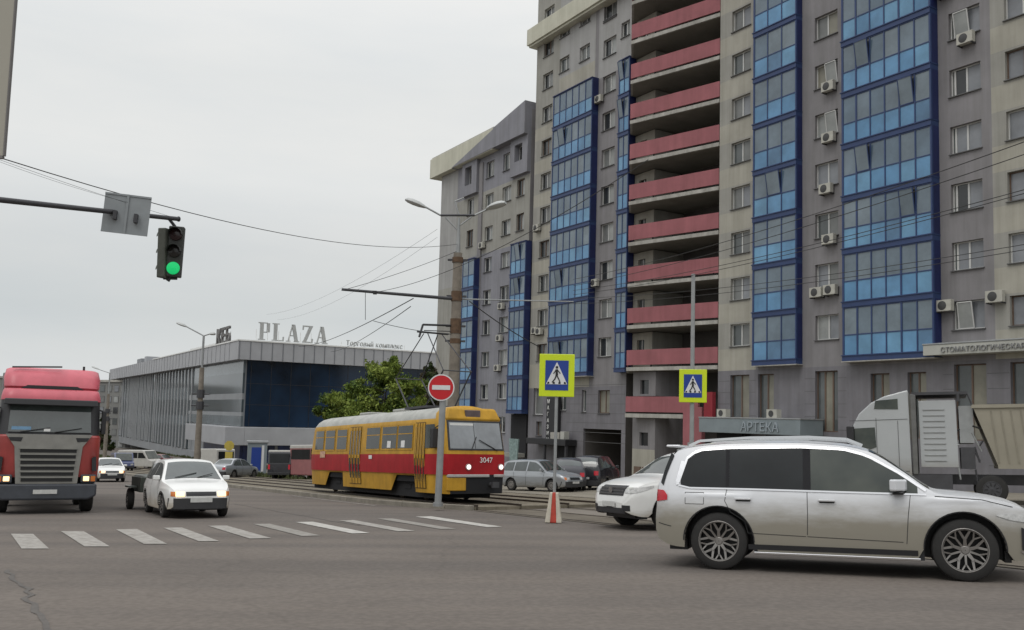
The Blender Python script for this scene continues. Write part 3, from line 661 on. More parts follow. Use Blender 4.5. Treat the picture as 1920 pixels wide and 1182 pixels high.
# ------------------------------------------------------------------ shopping centre
def mall():
    c0 = Vector((-35.43, 119.64, -6.2)); B = empty('shopping_centre', c0, RZ, 'long grey glass shopping centre with ribbed fascia and rooftop letters', 'shopping centre')
    z = lambda v: v+6.2
    FAS = mat('ribbed_fascia', (.34,.345,.36), rough=.5, scale=.5, var=.08); FAD = mat('fascia_groove', (.17,.175,.19), rough=.6, var=.1)
    GD = glass('mall_glass_blue', (.008,.020,.042), rough=.12, spec=.35, var=.8, scale=.10)
    GG = glass('mall_glass_grey', (.055,.07,.078), rough=.1, spec=.7, var=.3, scale=.2); GG2 = glass('mall_glass_pale', (.13,.155,.17), rough=.15, spec=.7, var=.25, scale=.2)
    PAN = mat('mall_panel', (.24,.25,.26), rough=.6, var=.12, scale=.4); MUL = mat('mall_fin', (.38,.39,.40), rough=.5, var=.1)
    b = MB(); b.box(-116, 0, .35, 60, 0, z(10.5), PAN, skip='b'); b.build('wall', B)   # body
    b = MB()
    for a, c, p, q, m in ((-32, 0, 6.6, 8.3, GG2), (-32, 0, 3.9, 6.6, GG), (-32, 0, 3.1, 3.9, PAN), (-32, 0, 1.4, 3.1, GG), (-32, 0, .9, 1.4, PAN), (-32, 0, -.45, .9, GG2), (-116, -32, 5.2, 8.3, GG), (-116, -32, 3.2, 5.2, GG2), (-116, -32, .6, 3.2, GG), (-116, -32, -1.0, .6, GG2), (-116, -32, -4.8, -1.0, GG)):
        b.box(a, c, .06, .34, z(p), z(q), m)
    b.box(-116, -20, .07, .33, 0, z(-4.8), PAN)
    b.build('glazing', B)
    f = MB(); k = 0; u = -116.0
    rnd = random.Random(5)
    while u < -28:
        f.box(u, u+.30, -.12, .05, z(-4.9+rnd.choice([0, .3])), z(8.28), MUL); u += rnd.choice([1.5, 2.0, 2.9]) if u < -60 else 2.6
    f.build('facade_fin', B)
    g = MB(); g.box(.06, .30, .5, 60, z(-.45), z(8.35), GD); 
    for k in range(22): g.box(.30, .335, 1+k*2.7, 1.05+k*2.7, z(-.45), z(8.3), BLACKP)
    for q in (2.4, 5.2): g.box(.30, .33, .5, 60, z(q), z(q+.05), BLACKP)
    g.build('corner_glazing', B)
    p = MB(); p.box(-116.6, 1.0, -1.0, .3, z(8.3), z(10.75), FAS); p.box(.3, 1.0, .3, 60, z(8.3), z(10.75), FAS)
    for k in range(46): u = -116+k*2.5; p.box(u, u+.1, -1.03, -1.002, z(8.35), z(10.7), FAD)
    for k in range(42): v = -.9+k*1.45; p.box(1.002, 1.03, v, v+.14, z(8.35), z(10.7), FAD)
    p.build('fascia', B)
    p = MB(); p.box(-60, 1.1, -1.1, -.9, z(10.752), z(10.92), WHITEP); p.box(.9, 1.1, -.9, 60, z(10.752), z(10.92), WHITEP); p.build('parapet_rail', B)
    p = MB(); p.box(-21, 2.4, -2.5, -.003, z(-2.85), z(-.5), FAS); p.box(.35, 2.4, 0, 60, z(-2.85), z(-.5), FAS); p.build('canopy', B, bevel=.05)
    p = MB(); SH = mat('shopfront_blue', (.012,.025,.10), rough=.3, var=.6, scale=.8)
    p.box(-20, .4, .0, .34, 0, z(-2.86), SH); p.box(.36, .5, .36, 60, 0, z(-2.86), SH)
    for k in range(14): p.box(.5, .62, 1+k*3.6, 1.35+k*3.6, 0, z(-2.87), PAN if k % 3 else SIGNB)
    p.build('shopfront', B)
    p = MB(); p.box(-110, -104, 4, 9, z(10.8), z(13.2), PAN); p.box(-100, -97.5, 4, 8, z(10.8), z(13.4), FAS); p.box(-97, -96, 3, 4, z(10.8), z(11.5), PAN); p.build('roof_plant', B)
    # roof letters stand on a white rail on the roof edge
    LM = mat('roof_letter', (.42,.43,.42), rough=.5, var=.1); LD = mat('roof_letter_dark', (.13,.125,.12), rough=.6, var=.1)
    def sign(name, words, size, uv, facing, m, label, xs=1.0, bold=.03, h=1.0, rail=None, base=10.95):
        R = empty(name, c0+Vector((0, 0, 0)), RZ, label, 'roof sign')
        # facing 'R': runs along local +y on the right face; 'L': runs along local x on the left face
        x = uv
        for ch in words:
            if ch == ' ': x += size*.35*xs; continue
            mt = (Matrix.Translation((.6, x, z(base))) @ Matrix.Rotation(PI/2, 4, 'Z') @ Matrix.Rotation(PI/2, 4, 'X')) if facing == 'R' else (Matrix.Translation((x, -.6, z(base))) @ Matrix.Rotation(PI/2, 4, 'X'))
            o = text_mesh(ch, size, .25, m, 'letter', R, mt, xs=xs, bold=bold)
            vs = [v.co.y if facing == 'R' else v.co.x for v in o.data.vertices]; wd = max(vs)-min(vs)
            sh = x-min(vs)
            for v in o.data.vertices:
                if facing == 'R': v.co.y += sh
                else: v.co.x += sh
            x += wd+size*.13
        r = MB()
        a = uv-.8; e_ = x+.3
        if facing == 'R':
            for q in (base-.30,): r.box(.5, .62, a, e_, z(q), z(q+.16), WHITEP)
            for k in range(int((e_-a)/1.6)+1): r.bar((.8, a+k*1.6, z(10.7)), (.72, a+k*1.6, z(base+size*.5)), .035, WHITEP, n=5)
        else:
            for q in (base-.30,): r.box(a, e_, -.5, -.38, z(q), z(q+.16), WHITEP)
            for k in range(int((e_-a)/1.8)+1): r.bar((a+k*1.8, -.2, z(10.7)), (a+k*1.8, -.3, z(base+size*.5)), .035, LD, n=5)
        r.build('sign_rail', R); return R
    def serif():
        R = empty('roof_sign', c0, RZ, 'large pale PLAZA letters on the shopping centre roof', 'roof sign')
        H = 2.35; T, t, sf = .46, .15, .13
        def st(b, x0, y0, x1, y1, w_):      # a slanting stroke with level ends
            b.prism([(x0-w_/2, y0), (x0+w_/2, y0), (x1+w_/2, y1), (x1-w_/2, y1)], 'x', .55, .8, LM)
        def hz(b, x0, x1, y0, y1): b.prism([(x0, y0), (x1, y0), (x1, y1), (x0, y1)], 'x', .552, .798, LM)
        v = 1.6
        for ch in 'PLAZA':
            b = MB()
            if ch == 'P': w_ = 1.6; st(b, .45, 0, .45, H, T); hz(b, 0, .95, 0, sf); hz(b, 0, 1.2, H-sf, H); hz(b, .68, 1.25, H*.42, H*.42+sf); st(b, 1.32, H*.46, 1.32, H-.06, T*.85)
            elif ch == 'L': w_ = 1.65; st(b, .45, 0, .45, H, T); hz(b, 0, .95, H-sf, H); hz(b, 0, 1.6, 0, sf); st(b, 1.5, 0, 1.55, .6, t)
            elif ch == 'A': w_ = 1.9; st(b, .3, 0, .85, H, t); st(b, 1.45, 0, .95, H, T); hz(b, .5, 1.4, H*.33, H*.33+sf); hz(b, 0, .6, 0, sf); hz(b, 1.1, 1.85, 0, sf)
            else: w_ = 1.6; hz(b, .1, 1.5, H-sf*1.3, H); st(b, .4, .1, 1.25, H-.1, T); hz(b, .1, 1.55, 0, sf*1.3); st(b, .15, H-.6, .2, H, t); st(b, 1.45, 0, 1.5, .6, t)
            m = Matrix.Translation((0, v, z(11.05))); b.v = [tuple(m @ Vector(p)) for p in b.v]; b.build('letter', R); v += w_+.26
        r = MB(); r.box(.5, .62, .9, v+.4, z(10.76), z(10.95), WHITEP)
        for k in range(7): r.bar((.95, 1.3+k*1.5, z(10.7)), (.82, 1.3+k*1.5, z(12.4)), .035, WHITEP, n=5)
        r.build('sign_rail', R)
    serif()
    sign('roof_sign', 'КЕБ', 3.0, -12.5, 'L', LD, 'dark slanting roof letters on the left of the pale PLAZA letters', xs=1.35, bold=.06)
    sign('roof_sign', 'Торговый комплекс', 1.0, 14.0, 'R', LM, 'small thin roof lettering to the right of the PLAZA letters', xs=.82, bold=0, base=11.1)
    r = MB(); r.box(-30, -13.5, -.6, -.35, z(11.0), z(11.25), WHITEP)
    for k in range(9): r.bar((-29.5+k*2, -.4, z(10.7)), (-29.5+k*2, -.4, z(11.1)), .05, DSTEEL, n=5)
    r.build('roof_rail', B)
mall()
def block(x, y, w_, d, h, rz, floors, cols, m, label, zb=-8.5):
    B = empty('apartment_building', (x, y, zb), rz, label, 'apartment building')
    b = MB(); b.box(-w_/2, w_/2, 0, d, 0, h, m, skip='b'); b.box(-w_/2-.3, w_/2+.3, -.3, d+.3, h, h+.5, SLABW); b.build('wall', B)
    for i in range(floors):
        for j in range(cols):
            u = -w_/2+(j+.5)*w_/cols; zz = 1.2+i*(h-1)/floors; f = MB()
            f.box(u-.85, u+.85, -.06, -.004, zz, zz+1.55, SILL); f.box(u-.75, u+.75, -.075, -.062, zz+.1, zz+1.45, PANES[(i*7+j*3) % 5]); f.build('window', B)
    return B
block(-96, 212, 30, 14, 16, RZ+.5, 6, 12, mat('far_block_grey', (.20,.20,.19), rough=.9, scale=.2), 'distant grey apartment block between the red truck and the shopping centre')
block(-140, 235, 34, 14, 17, RZ+.9, 6, 12, mat('far_block_pale', (.24,.23,.21), rough=.9, scale=.2), 'distant pale apartment block behind the red truck')

# ------------------------------------------------------------------ vehicles: lofted car bodies
def herm(pts, x):
    if x <= pts[0][0]: return pts[0][1]
    if x >= pts[-1][0]: return pts[-1][1]
    for i in range(len(pts)-1):
        if pts[i][0] <= x <= pts[i+1][0]: break
    def sl(j):
        if j == 0 or j == len(pts)-1: return None
        a = (pts[j][1]-pts[j-1][1])/(pts[j][0]-pts[j-1][0]); b = (pts[j+1][1]-pts[j][1])/(pts[j+1][0]-pts[j][0])
        return 0 if a*b <= 0 else 2*a*b/(a+b)
    h = pts[i+1][0]-pts[i][0]; d = (pts[i+1][1]-pts[i][1])/h
    m0 = sl(i); m1 = sl(i+1); m0 = d if m0 is None else m0; m1 = d if m1 is None else m1
    t = (x-pts[i][0])/h
    return pts[i][1]*(2*t**3-3*t*t+1)+h*m0*(t**3-2*t*t+t)+pts[i+1][1]*(-2*t**3+3*t*t)+h*m1*(t**3-t*t)
def paint(name, col, dirt=None, dz=(.5, 1.0), rough=.28, metal=0, coat=.6):
    if name in MATS: return MATS[name]
    m = mat(name, col, rough=rough, metal=metal, coat=coat, var=.04, scale=1.2)
    if dirt:
        t = m.node_tree; b = t.nodes['Principled BSDF']; r = t.nodes['Color Ramp']
        s_ = t.nodes.new('ShaderNodeSeparateXYZ'); t.links.new(t.nodes['Texture Coordinate'].outputs['Object'], s_.inputs[0])
        n = t.nodes.new('ShaderNodeTexNoise'); n.inputs['Scale'].default_value = 2.2; n.inputs['Detail'].default_value = 8; n.inputs['Roughness'].default_value = .65
        mp_ = t.nodes.new('ShaderNodeMapping'); mp_.inputs['Scale'].default_value = (.7, 1, 2.4); t.links.new(t.nodes['Texture Coordinate'].outputs['Object'], mp_.inputs[0]); t.links.new(mp_.outputs[0], n.inputs['Vector'])
        ma = t.nodes.new('ShaderNodeMath'); ma.operation = 'MULTIPLY_ADD'; ma.inputs[1].default_value = .45; t.links.new(n.outputs['Fac'], ma.inputs[0]); t.links.new(s_.outputs[2], ma.inputs[2])
        mr = t.nodes.new('ShaderNodeMapRange'); mr.inputs['From Min'].default_value = dz[0]+.22; mr.inputs['From Max'].default_value = dz[1]+.22; mr.inputs['To Min'].default_value = 1; mr.inputs['To Max'].default_value = 0; mr.interpolation_type = 'SMOOTHSTEP'
        t.links.new(ma.outputs[0], mr.inputs['Value'])
        mxx = t.nodes.new('ShaderNodeMixRGB'); t.links.new(mr.outputs[0], mxx.inputs[0]); t.links.new(r.outputs[0], mxx.inputs[1]); mxx.inputs[2].default_value = (*dirt, 1)
        t.links.new(mxx.outputs[0], b.inputs['Base Color'])
        mq = t.nodes.new('ShaderNodeMapRange'); mq.inputs['To Min'].default_value = rough; mq.inputs['To Max'].default_value = .75; t.links.new(mr.outputs[0], mq.inputs['Value']); t.links.new(mq.outputs[0], b.inputs['Roughness'])
        mc = t.nodes.new('ShaderNodeMapRange'); mc.inputs['To Min'].default_value = coat; mc.inputs['To Max'].default_value = 0; t.links.new(mr.outputs[0], mc.inputs['Value']); t.links.new(mc.outputs[0], b.inputs['Coat Weight'])
    return m
CGL = mat('car_glass_dark', (.012,.014,.015), rough=.05, spec=.32, var=.3, scale=1.5)
CGL2 = mat('car_glass_green', (.014,.022,.019), rough=.06, spec=.6, scale=1.1, col2=(.07,.078,.062), detail=3)
CGW = mat('windscreen_glass', (.05,.062,.06), rough=.05, spec=1.0, var=.35, scale=1.2)
ALLOY = mat('alloy_wheel', (.27,.255,.24), rough=.35, metal=.7, var=.15, scale=6)
ALLOYD = mat('alloy_dark', (.012,.012,.012), rough=.5, metal=.3, var=.1)
SEAM = mat('panel_gap', (.03,.03,.03), rough=.9, var=0)
def wheel_mesh(parent, x, y, r, w_, side, style='multi', rimr=.68, rimm=None):
    rimm = rimm or ALLOY
    o = empty('wheel', (x, y, r)); o.parent = parent
    sg = side; R = rimr*r
    t = MB(); t.lathe([(-w_/2, R*.98), (-w_/2, r*.86), (-w_*.42, r*.965), (-w_*.3, r), (w_*.3, r), (w_*.42, r*.965), (w_/2, r*.86), (w_/2, R*.98)], (0,0,0), RUBBER, n=40)
    t.build('tyre', o)
    g = MB(); yo = sg*w_/2
    g.lathe([(yo*1.0, R*1.01), (yo*1.02, R*.94), (yo*.85, R*.9), (yo*.2, R*.88), (yo*.15, .01)], (0,0,0), rimm if style == 'cap' else ALLOYD, n=40)
    g.lathe([(yo*1.0, R*1.01), (yo*1.03, R*.99), (yo*1.0, R*.92), (yo*.8, R*.9)], (0,0,0), rimm, n=40)
    def spoke(a0, r0, a1, r1, w0, w1, d=.0):
        p = Vector((math.cos(a0)*r0, yo*(.80+d), math.sin(a0)*r0)); q = Vector((math.cos(a1)*r1, yo*.97, math.sin(a1)*r1))
        dr = (q-p).normalized(); s_ = dr.cross(Vector((0,1,0))).normalized(); th = Vector((0, -sg*.03, 0))
        P = [p-s_*w0, q-s_*w1, q+s_*w1, p+s_*w0]; g.hexa([v+th for v in P]+P, rimm)
    if style == 'multi':
        for k in range(5):
            a = 2*PI*k/5+PI/2; spoke(a, R*.10, a, R*.55, R*.085, R*.06)
            for s_ in (-1, 1): spoke(a, R*.48, a+s_*.26, R*.95, R*.06, R*.045)
            spoke(a+PI/5, R*.12, a+PI/5, R*.66, R*.05, R*.04); spoke(a+PI/5, R*.62, a+PI/5+.2, R*.95, R*.035, R*.03); spoke(a+PI/5, R*.62, a+PI/5-.2, R*.95, R*.035, R*.03)
        g.lathe([(yo*.78, R*.22), (yo*.9, R*.16), (yo*.9, .005)], (0,0,0), rimm, n=20)
    elif style == 'five':
        for k in range(5): spoke(2*PI*k/5+PI/2, R*.1, 2*PI*k/5+PI/2, R*.95, R*.15, R*.1)
        g.lathe([(yo*.78, R*.22), (yo*.9, R*.16), (yo*.9, .005)], (0,0,0), rimm, n=20)
    elif style == 'cap':
        g.lathe([(yo*.95, R*.9), (yo*1.0, R*.6), (yo*.92, R*.3), (yo*1.02, R*.12), (yo*1.02, .01)], (0,0,0), rimm, n=30)
        for k in range(9): 
            a = 2*PI*k/9; g.obox((math.cos(a)*R*.45, yo*.985, math.sin(a)*R*.45), (math.cos(a)*R*.8, yo*.985, math.sin(a)*R*.8), R*.09, .02, ALLOYD, up=Vector((0,1,0)))
    g.build('rim', o)
    return o
class Car:
    def __init__(s, **k):
        s.__dict__.update(k); s.xw = (s.L/2-s.fo, s.L/2-s.fo-s.wb)
    def top(s, x): return herm(s.tp, x)
    def belt(s, x): return min(herm(s.bp, x), s.top(x)-.015)
    def hw(s, x): return herm(s.wp, x)
    def sill(s, x):
        z = herm(s.sp, x)
        for xw in s.xw:
            R = s.ar
            if abs(x-xw) < R: z = max(z, s.wr+math.sqrt(R*R-(x-xw)**2)*s.az if True else 0)
        return z
    def ys(s, x, z):
        zb = s.belt(x); hw = s.hw(x); zt = s.top(x)
        if z <= zb:
            zm = s.zmid; d = (z-zm)
            k = (.10*(d/zm)**2*1.0 if d < 0 else .045*(d/max(.05, zb-zm))**2)
            y = hw*(1-k)
            # crease line
            if s.crease and abs(z-s.crease) < .05: y += .010*(1-abs(z-s.crease)/.05)
            return y
        yb = hw*.955; gh = zt-zb; f = (z-zb)/max(gh, .01)
        return yb-gh*s.tumble*min(f, 1)**1.15
    def tz(s, x, y):                   # top surface
        zt = s.top(x); zb = s.belt(x); gh = zt-zb; e = min(.05+.0*gh, gh*.5)
        yr = s.ys(x, zt-e); f = clamp(abs(y)/max(yr, .1), 0, 1); return zt-e*f**2.6-s.crown*gh*0
    def body(s, B, m):
        L = s.L; xs = set()
        n = 46
        for i in range(n+1): xs.add(round(-L/2+L*i/n, 4))
        for xw in s.xw:
            for i in range(0, 19):
                a = PI*i/18; xs.add(round(xw+s.ar*math.cos(a)*.9995, 4))
        for e in (.01, .03, .06, .1, .15, .22): xs.add(round(L/2-e, 4)); xs.add(round(-L/2+e, 4))
        xs = sorted(xs); xs = [x for i, x in enumerate(xs) if i == 0 or x-xs[i-1] > .004]
        rows = []
        for x in xs:
            zb, zt, zl = s.belt(x), s.top(x), s.sill(x); gh = zt-zb; e = min(.05, gh*.5)
            half = []
            zz = [zl+(zb-zl)*i/11 for i in range(12)]
            half.append((s.ys(x, zz[0])-.05, zz[0]+.0))
            for z in zz: half.append((s.ys(x, z), z))
            for i in range(1, 6):
                z = zb+(gh-e)*i/5; half.append((s.ys(x, z), z))
            yr = s.ys(x, zt-e)
            for i in range(1, 8):
                y = yr*(1-i/7); half.append((y, s.tz(x, y)))
            full = [(-y, z) for y, z in half]+[(y, z) for y, z in half[::-1][1:]]
            rows.append([(x, y, z) for y, z in full])
        b = MB(); b.grid(rows, m)
        for r, rev in ((rows[0], 1), (rows[-1], 0)):
            c = (r[0][0], 0, (r[0][2]+r[len(r)//2][2])/2)
            for p, q in zip(r, r[1:]): b.face([p, q, c], m, True)
        o = b.build('body', B, autos=True)
        u = MB(); yb = s.hw(0)*.93; yb2 = s.hw(s.L/2-.3)*.80; cut = [(-L/2+.15, s.xw[1]-s.ar-.0), (s.xw[1]+s.ar, s.xw[0]-s.ar), (s.xw[0]+s.ar, L/2-.15)]  # middle section widened to block light and deepen the shade under the car
        for i_, (a, c) in enumerate(cut): q_ = yb if i_ == 1 else min(yb2, s.hw(-s.L/2+.3)*.80); u.box(a+(.2 if i_ == 0 else 0), c-(.2 if i_ == 2 else 0), -q_, q_, s.gc+.02, s.gc+.35, BLACKP)
        u.box(-L/2+.3, L/2-.3, -s.hw(0)*.58, s.hw(0)*.58, s.gc+.04, s.wr*2+.1, BLACKP)
        u.build('underbody', B)
        # arch liners
        for xw in s.xw:
            for sg in (-1, 1):
                a_ = MB(); R = []
                for i in range(25):
                    t = PI*i/24; x = xw+s.ar*1.0*math.cos(t); z = s.wr+s.ar*s.az*math.sin(t); y = s.ys(clamp(x, -L/2, L/2), max(z, s.gc+.1))
                    xo = xw+(s.ar+.016)*math.cos(t); zo = s.wr+(s.ar+.016)*s.az*math.sin(t)
                    R.append([(x, sg*(y-.35), z), (x, sg*(y+.004), z), (xo, sg*(s.ys(clamp(xo, -L/2, L/2), max(zo, s.gc+.1))+.008), zo)])
                a_.grid(R, s.archm, True); a_.build('wheel_arch', B)
        return o
    def side_patch(s, B, name, xs, lo, hi, m, off=.006, sides=(-1, 1), rows=5):
        for sg in sides:
            b = MB(); R = []
            for x in xs:
                a, c = lo(x), hi(x); R.append([(x, sg*(s.ys(x, a+(c-a)*j/rows)+off), a+(c-a)*j/rows) for j in range(rows+1)])
            b.grid(R, m); o = b.build(name, B)
        return o
    def gaps(s, B, lst, name='panel_gap'):
        for pts, w_ in lst:
            for sg in (-1, 1): b = MB(); s.seam(b, pts, SEAM, w_=w_, sides=(sg,)); b.build(name, B)
    def seam(s, b, pts, m, w_=.008, off=.003, sides=(-1, 1)):
        for sg in sides:
            for (x0, z0), (x1, z1) in zip(pts, pts[1:]):
                n = max(1, int(math.hypot(x1-x0, z1-z0)/.08))
                for i in range(n):
                    P = []
                    d = Vector((x1-x0, z1-z0)).normalized(); q = Vector((-d.y, d.x))*w_
                    for f, k in ((i/n, -1), ((i+1)/n, -1), ((i+1)/n, 1), (i/n, 1)):
                        x = x0+(x1-x0)*f+q.x*k; z = z0+(z1-z0)*f+q.y*k; P.append((x, sg*(s.ys(x, z)+off), z))
                    b.face(P, m)
    def xf(s, y, z, end=1):
        lo, hi = 0.0, s.L/2
        for _ in range(24):
            mid = (lo+hi)/2; x = mid*end
            inside = abs(y) < s.ys(x, z)-.0 and z < s.tz(x, y) and z > .05
            if inside: lo = mid
            else: hi = mid
        return lo*end
    def end_patch(s, B, name, y0, y1, z0f, z1f, m, end=1, off=.010, ny=8, nz_=4, th=True):
        b = MB(); R = []
        for i in range(ny+1):
            y = y0+(y1-y0)*i/ny; a = z0f(y) if callable(z0f) else z0f; c = z1f(y) if callable(z1f) else z1f
            R.append([(s.xf(y, a+(c-a)*j/nz_, end)+off*end, y, a+(c-a)*j/nz_) for j in range(nz_+1)])
        b.grid(R, m); return b.build(name, B)
    def top_patch(s, B, name, x0, x1, ym, m, off=.006, nx=10, ny=10, fr=1.0):
        b = MB(); R = []
        for i in range(nx+1):
            x = x0+(x1-x0)*i/nx; zt = s.top(x); e = min(.05, (zt-s.belt(x))*.5); yr = min(s.ys(x, zt-e)*ym, s.ys(x, zt)-.01)
            R.append([(x, -yr+2*yr*j/ny, s.tz(x, -yr+2*yr*j/ny)+off) for j in range(ny+1)])
        b.grid(R, m); return b.build(name, B)
    def wheels(s, B, style, rimm=None, w_=.25, rimr=.68, inset=.03):
        for xw in s.xw:
            for sg in (-1, 1): wheel_mesh(B, xw, sg*(s.hw(xw)-w_/2-inset), s.wr, w_, sg, style, rimr, rimm)
def lin(pts):
    def f(x):
        if x <= pts[0][0]: return pts[0][1]
        for (a, b), (c, d) in zip(pts, pts[1:]):
            if x <= c: return b+(d-b)*(x-a)/(c-a)
        return pts[-1][1]
    return f
def frange(a, b, n): return [a+(b-a)*i/n for i in range(n+1)]

# ---- big silver sport utility car, nearest
def big_suv():
    rear, front = Vector((3.03, 12.89)), Vector((5.86, 11.82)); d = (front-rear).normalized(); nL = Vector((-d.y, d.x))  # car's left
    cx = (rear+front)/2+nL*.86
    xc = -.0
    c = Car(L=5.15, W=2.0, H=1.80, wb=3.10, fo=.90, wr=.395, ar=.475, az=1.0, gc=.22, zmid=.72, crease=1.02, tumble=.36, crown=0, archm=BLACKP,
        tp=[(-2.575,.70),(-2.555,1.0),(-2.50,1.18),(-2.40,1.30),(-2.22,1.52),(-2.02,1.69),(-1.75,1.755),(-1.2,1.80),(-.4,1.81),(.2,1.775),(.55,1.70),(1.0,1.42),(1.28,1.21),(1.42,1.145),(1.9,1.10),(2.25,1.035),(2.44,.93),(2.53,.80),(2.575,.62)],
        bp=[(-2.575,.68),(-2.5,1.02),(-2.3,1.06),(-1.0,1.07),(.9,1.06),(1.35,1.05),(1.9,1.02),(2.3,.93),(2.5,.78),(2.575,.58)],
        sp=[(-2.575,.52),(-2.45,.40),(-2.0,.30),(-1.5,.28),(1.4,.27),(2.1,.27),(2.45,.30),(2.575,.38)],
        wp=[(-2.575,.74),(-2.45,.88),(-2.2,.965),(-1.7,.995),(-1.0,.985),(.6,.985),(1.5,.995),(2.0,.965),(2.35,.88),(2.5,.76),(2.575,.62)])
    # wheel centres of the loft sit between the axles
    ctr = (c.xw[0]+c.xw[1])/2; p = cx-d*ctr
    B = street_empty('parked_car', p.x, p.y, d.x, d.y, 'large dusty silver sport utility car crossing in the right foreground', 'car'); B.name = 'sport_utility_car'
    P = paint('silver_paint_dusty', (.64,.65,.67), dirt=(.27,.25,.205), dz=(.60, 1.12), rough=.3, metal=.1, coat=.4)
    c.body(B, P)
    # side glass
    up = lin([(-1.98,1.18),(-1.90,1.50),(-1.72,1.64),(-1.3,1.675),(-.3,1.69),(.25,1.66),(.55,1.575),(.95,1.34),(1.25,1.12)])
    lo = lin([(-1.98,1.17),(-1.85,1.135),(-1.0,1.13),(1.25,1.10)])
    S_ = (-1, 1)
    for a, b_, m, nm in ((-1.95, -1.32, CGL, 'quarter_window'), (-1.27, -.28, CGL, 'rear_window'), (-.18, 1.15, CGL2, 'front_window')): c.side_patch(B, nm, frange(a, b_, 14), lo, up, m, off=.006)
    c.side_patch(B, 'window_pillar', frange(-1.32, -1.27, 2), lo, up, DARK, off=.008); c.side_patch(B, 'window_pillar', frange(-.28, -.18, 2), lo, up, DARK, off=.008)
    for sg in (-1, 1): wd = MB(); c.seam(wd, [(-2.36,1.17),(-2.26,1.36),(-2.10,1.60)], CGL, w_=.045, off=.008, sides=(sg,)); wd.build('tailgate_window', B)
    # bright trim round the glass
    up2 = [(x, up(x)+.018) for x in frange(-1.98, 1.25, 30)]; lo2 = [(x, lo(x)-.012) for x in frange(-1.98, 1.25, 20)]
    for sg in (-1, 1):
        t = MB(); c.seam(t, up2, CHROME, w_=.017, off=.012, sides=(sg,)); c.seam(t, lo2, CHROME, w_=.011, off=.012, sides=(sg,)); c.seam(t, [(-1.99,1.165),(-2.0,1.2),(-1.93,1.5)], CHROME, w_=.024, off=.012, sides=(sg,)); t.build('window_trim', B)
    c.gaps(B, [([(-.23,1.09),(-.23,.8),(-.24,.52)],.004), ([(-.24,.50),(.95,.47)],.004), ([(-1.02,.52),(-.26,.50)],.004), ([(.99,.45),(1.02,.8),(1.06,1.08)],.004), ([(-1.30,1.12),(-1.33,.95),(-1.25,.80),(-1.06,.68),(-1.02,.52)],.004),
        ([(-1.88,1.06),(-1.62,1.06),(-1.62,.90),(-1.88,.90),(-1.88,1.06)],.0035), ([(1.35,1.07),(1.9,1.035),(2.25,.95)],.005), ([(-2.45,.62),(-2.1,.58)],.006)])
    c.side_patch(B, 'sill_trim', frange(-1.02, 1.12, 16), lambda x: .30, lambda x: .37, BLACKP, off=.012, rows=2)
    for sg in (-1, 1): k = MB(); k.box(-.95, 1.15, sg*.93-.06, sg*.93+.06, .235, .275, CHROME); k.build('running_board', B, bevel=.01)
    for x in (-1.08, .02):
        for sg in (-1, 1):
            h = MB(); y = c.ys(x, .985); h.box(x-.11, x+.11, min(sg*(y+.012), sg*(y+.05)), max(sg*(y+.012), sg*(y+.05)), .972, 1.0, P); h.box(x-.10, x+.10, min(sg*(y-.01), sg*(y+.006)), max(sg*(y-.01), sg*(y+.006)), .945, .985, SEAM); h.build('door_handle', B, bevel=.01)
    for sg in (-1, 1):
        m_ = MB(); y = c.ys(.95, 1.12)
        m_.prism([(1.03, y*sg), (.86, y*sg), (.80, sg*(y+.20)), (.88, sg*(y+.24)), (1.0, sg*(y+.10))], 'z', 1.13, 1.28, P); m_.box(.84, .98, min(sg*y, sg*(y+.16)), max(sg*y, sg*(y+.16)), 1.085, 1.128, BLACKP)
        m_.build('side_mirror', B, bevel=.03)
        r_ = MB(); R0 = [(-1.85, 1.72), (-1.7, 1.79), (-1.0, 1.835), (-.2, 1.845), (.3, 1.815), (.5, 1.73)]
        for (a, z0), (b_, z1) in zip(R0, R0[1:]): r_.obox((a, sg*.70, z0), (b_, sg*.70, z1), .045, .035, CHROME)
        r_.build('roof_rail', B)
    c.top_patch(B, 'windscreen', .58, 1.30, .93, CGL2); c.top_patch(B, 'rear_windscreen', -2.38, -2.08, .86, CGL)
    sp = MB(); sp.box(-2.32, -2.0, -.62, .62, 1.70, 1.735, P); sp.build('roof_spoiler', B, bevel=.015)
    for sg in (-1, 1):
        c.side_patch(B, 'tail_lamp', frange(-2.52, -2.20, 8), lin([(-2.52,.92),(-2.2,.95)]), lin([(-2.52,1.09),(-2.3,1.085),(-2.2,1.02)]), REDL, off=.012, sides=(sg,), rows=3)
        c.end_patch(B, 'tail_lamp', .45*sg, .80*sg, .93, 1.04, REDL, end=-1)
        c.side_patch(B, 'headlamp', frange(2.05, 2.47, 8), lin([(2.05,.84),(2.2,.79),(2.47,.75)]), lin([(2.05,.86),(2.47,.86)]), LAMPC, off=.010, sides=(sg,), rows=3)
        c.end_patch(B, 'headlamp', .42*sg, .80*sg, .76, .86, LAMPC)
        c.side_patch(B, 'bumper_vent', frange(2.33, 2.50, 5), lin([(2.33,.42),(2.5,.40)]), lin([(2.33,.70),(2.42,.66),(2.5,.55)]), BLACKP, off=.012, sides=(sg,), rows=3)
        v = MB(); c.seam(v, [(2.32,.395),(2.5,.37)], CHROME, w_=.014, off=.016, sides=(sg,)); v.build('bumper_trim', B)
    gr = MB()
    for k_ in range(-9, 10):
        y = k_*.038; 
        if abs(y) > .03: gr.box(c.xf(y, .75)-.02, c.xf(y, .75)+.03, y-.008, y+.008, .55, .93, CHROME)
    gr.build('grille', B)
    c.end_patch(B, 'number_plate', -.26, .26, .40, .51, PLATE); c.end_patch(B, 'number_plate', -.26, .26, .72, .83, PLATE, end=-1)
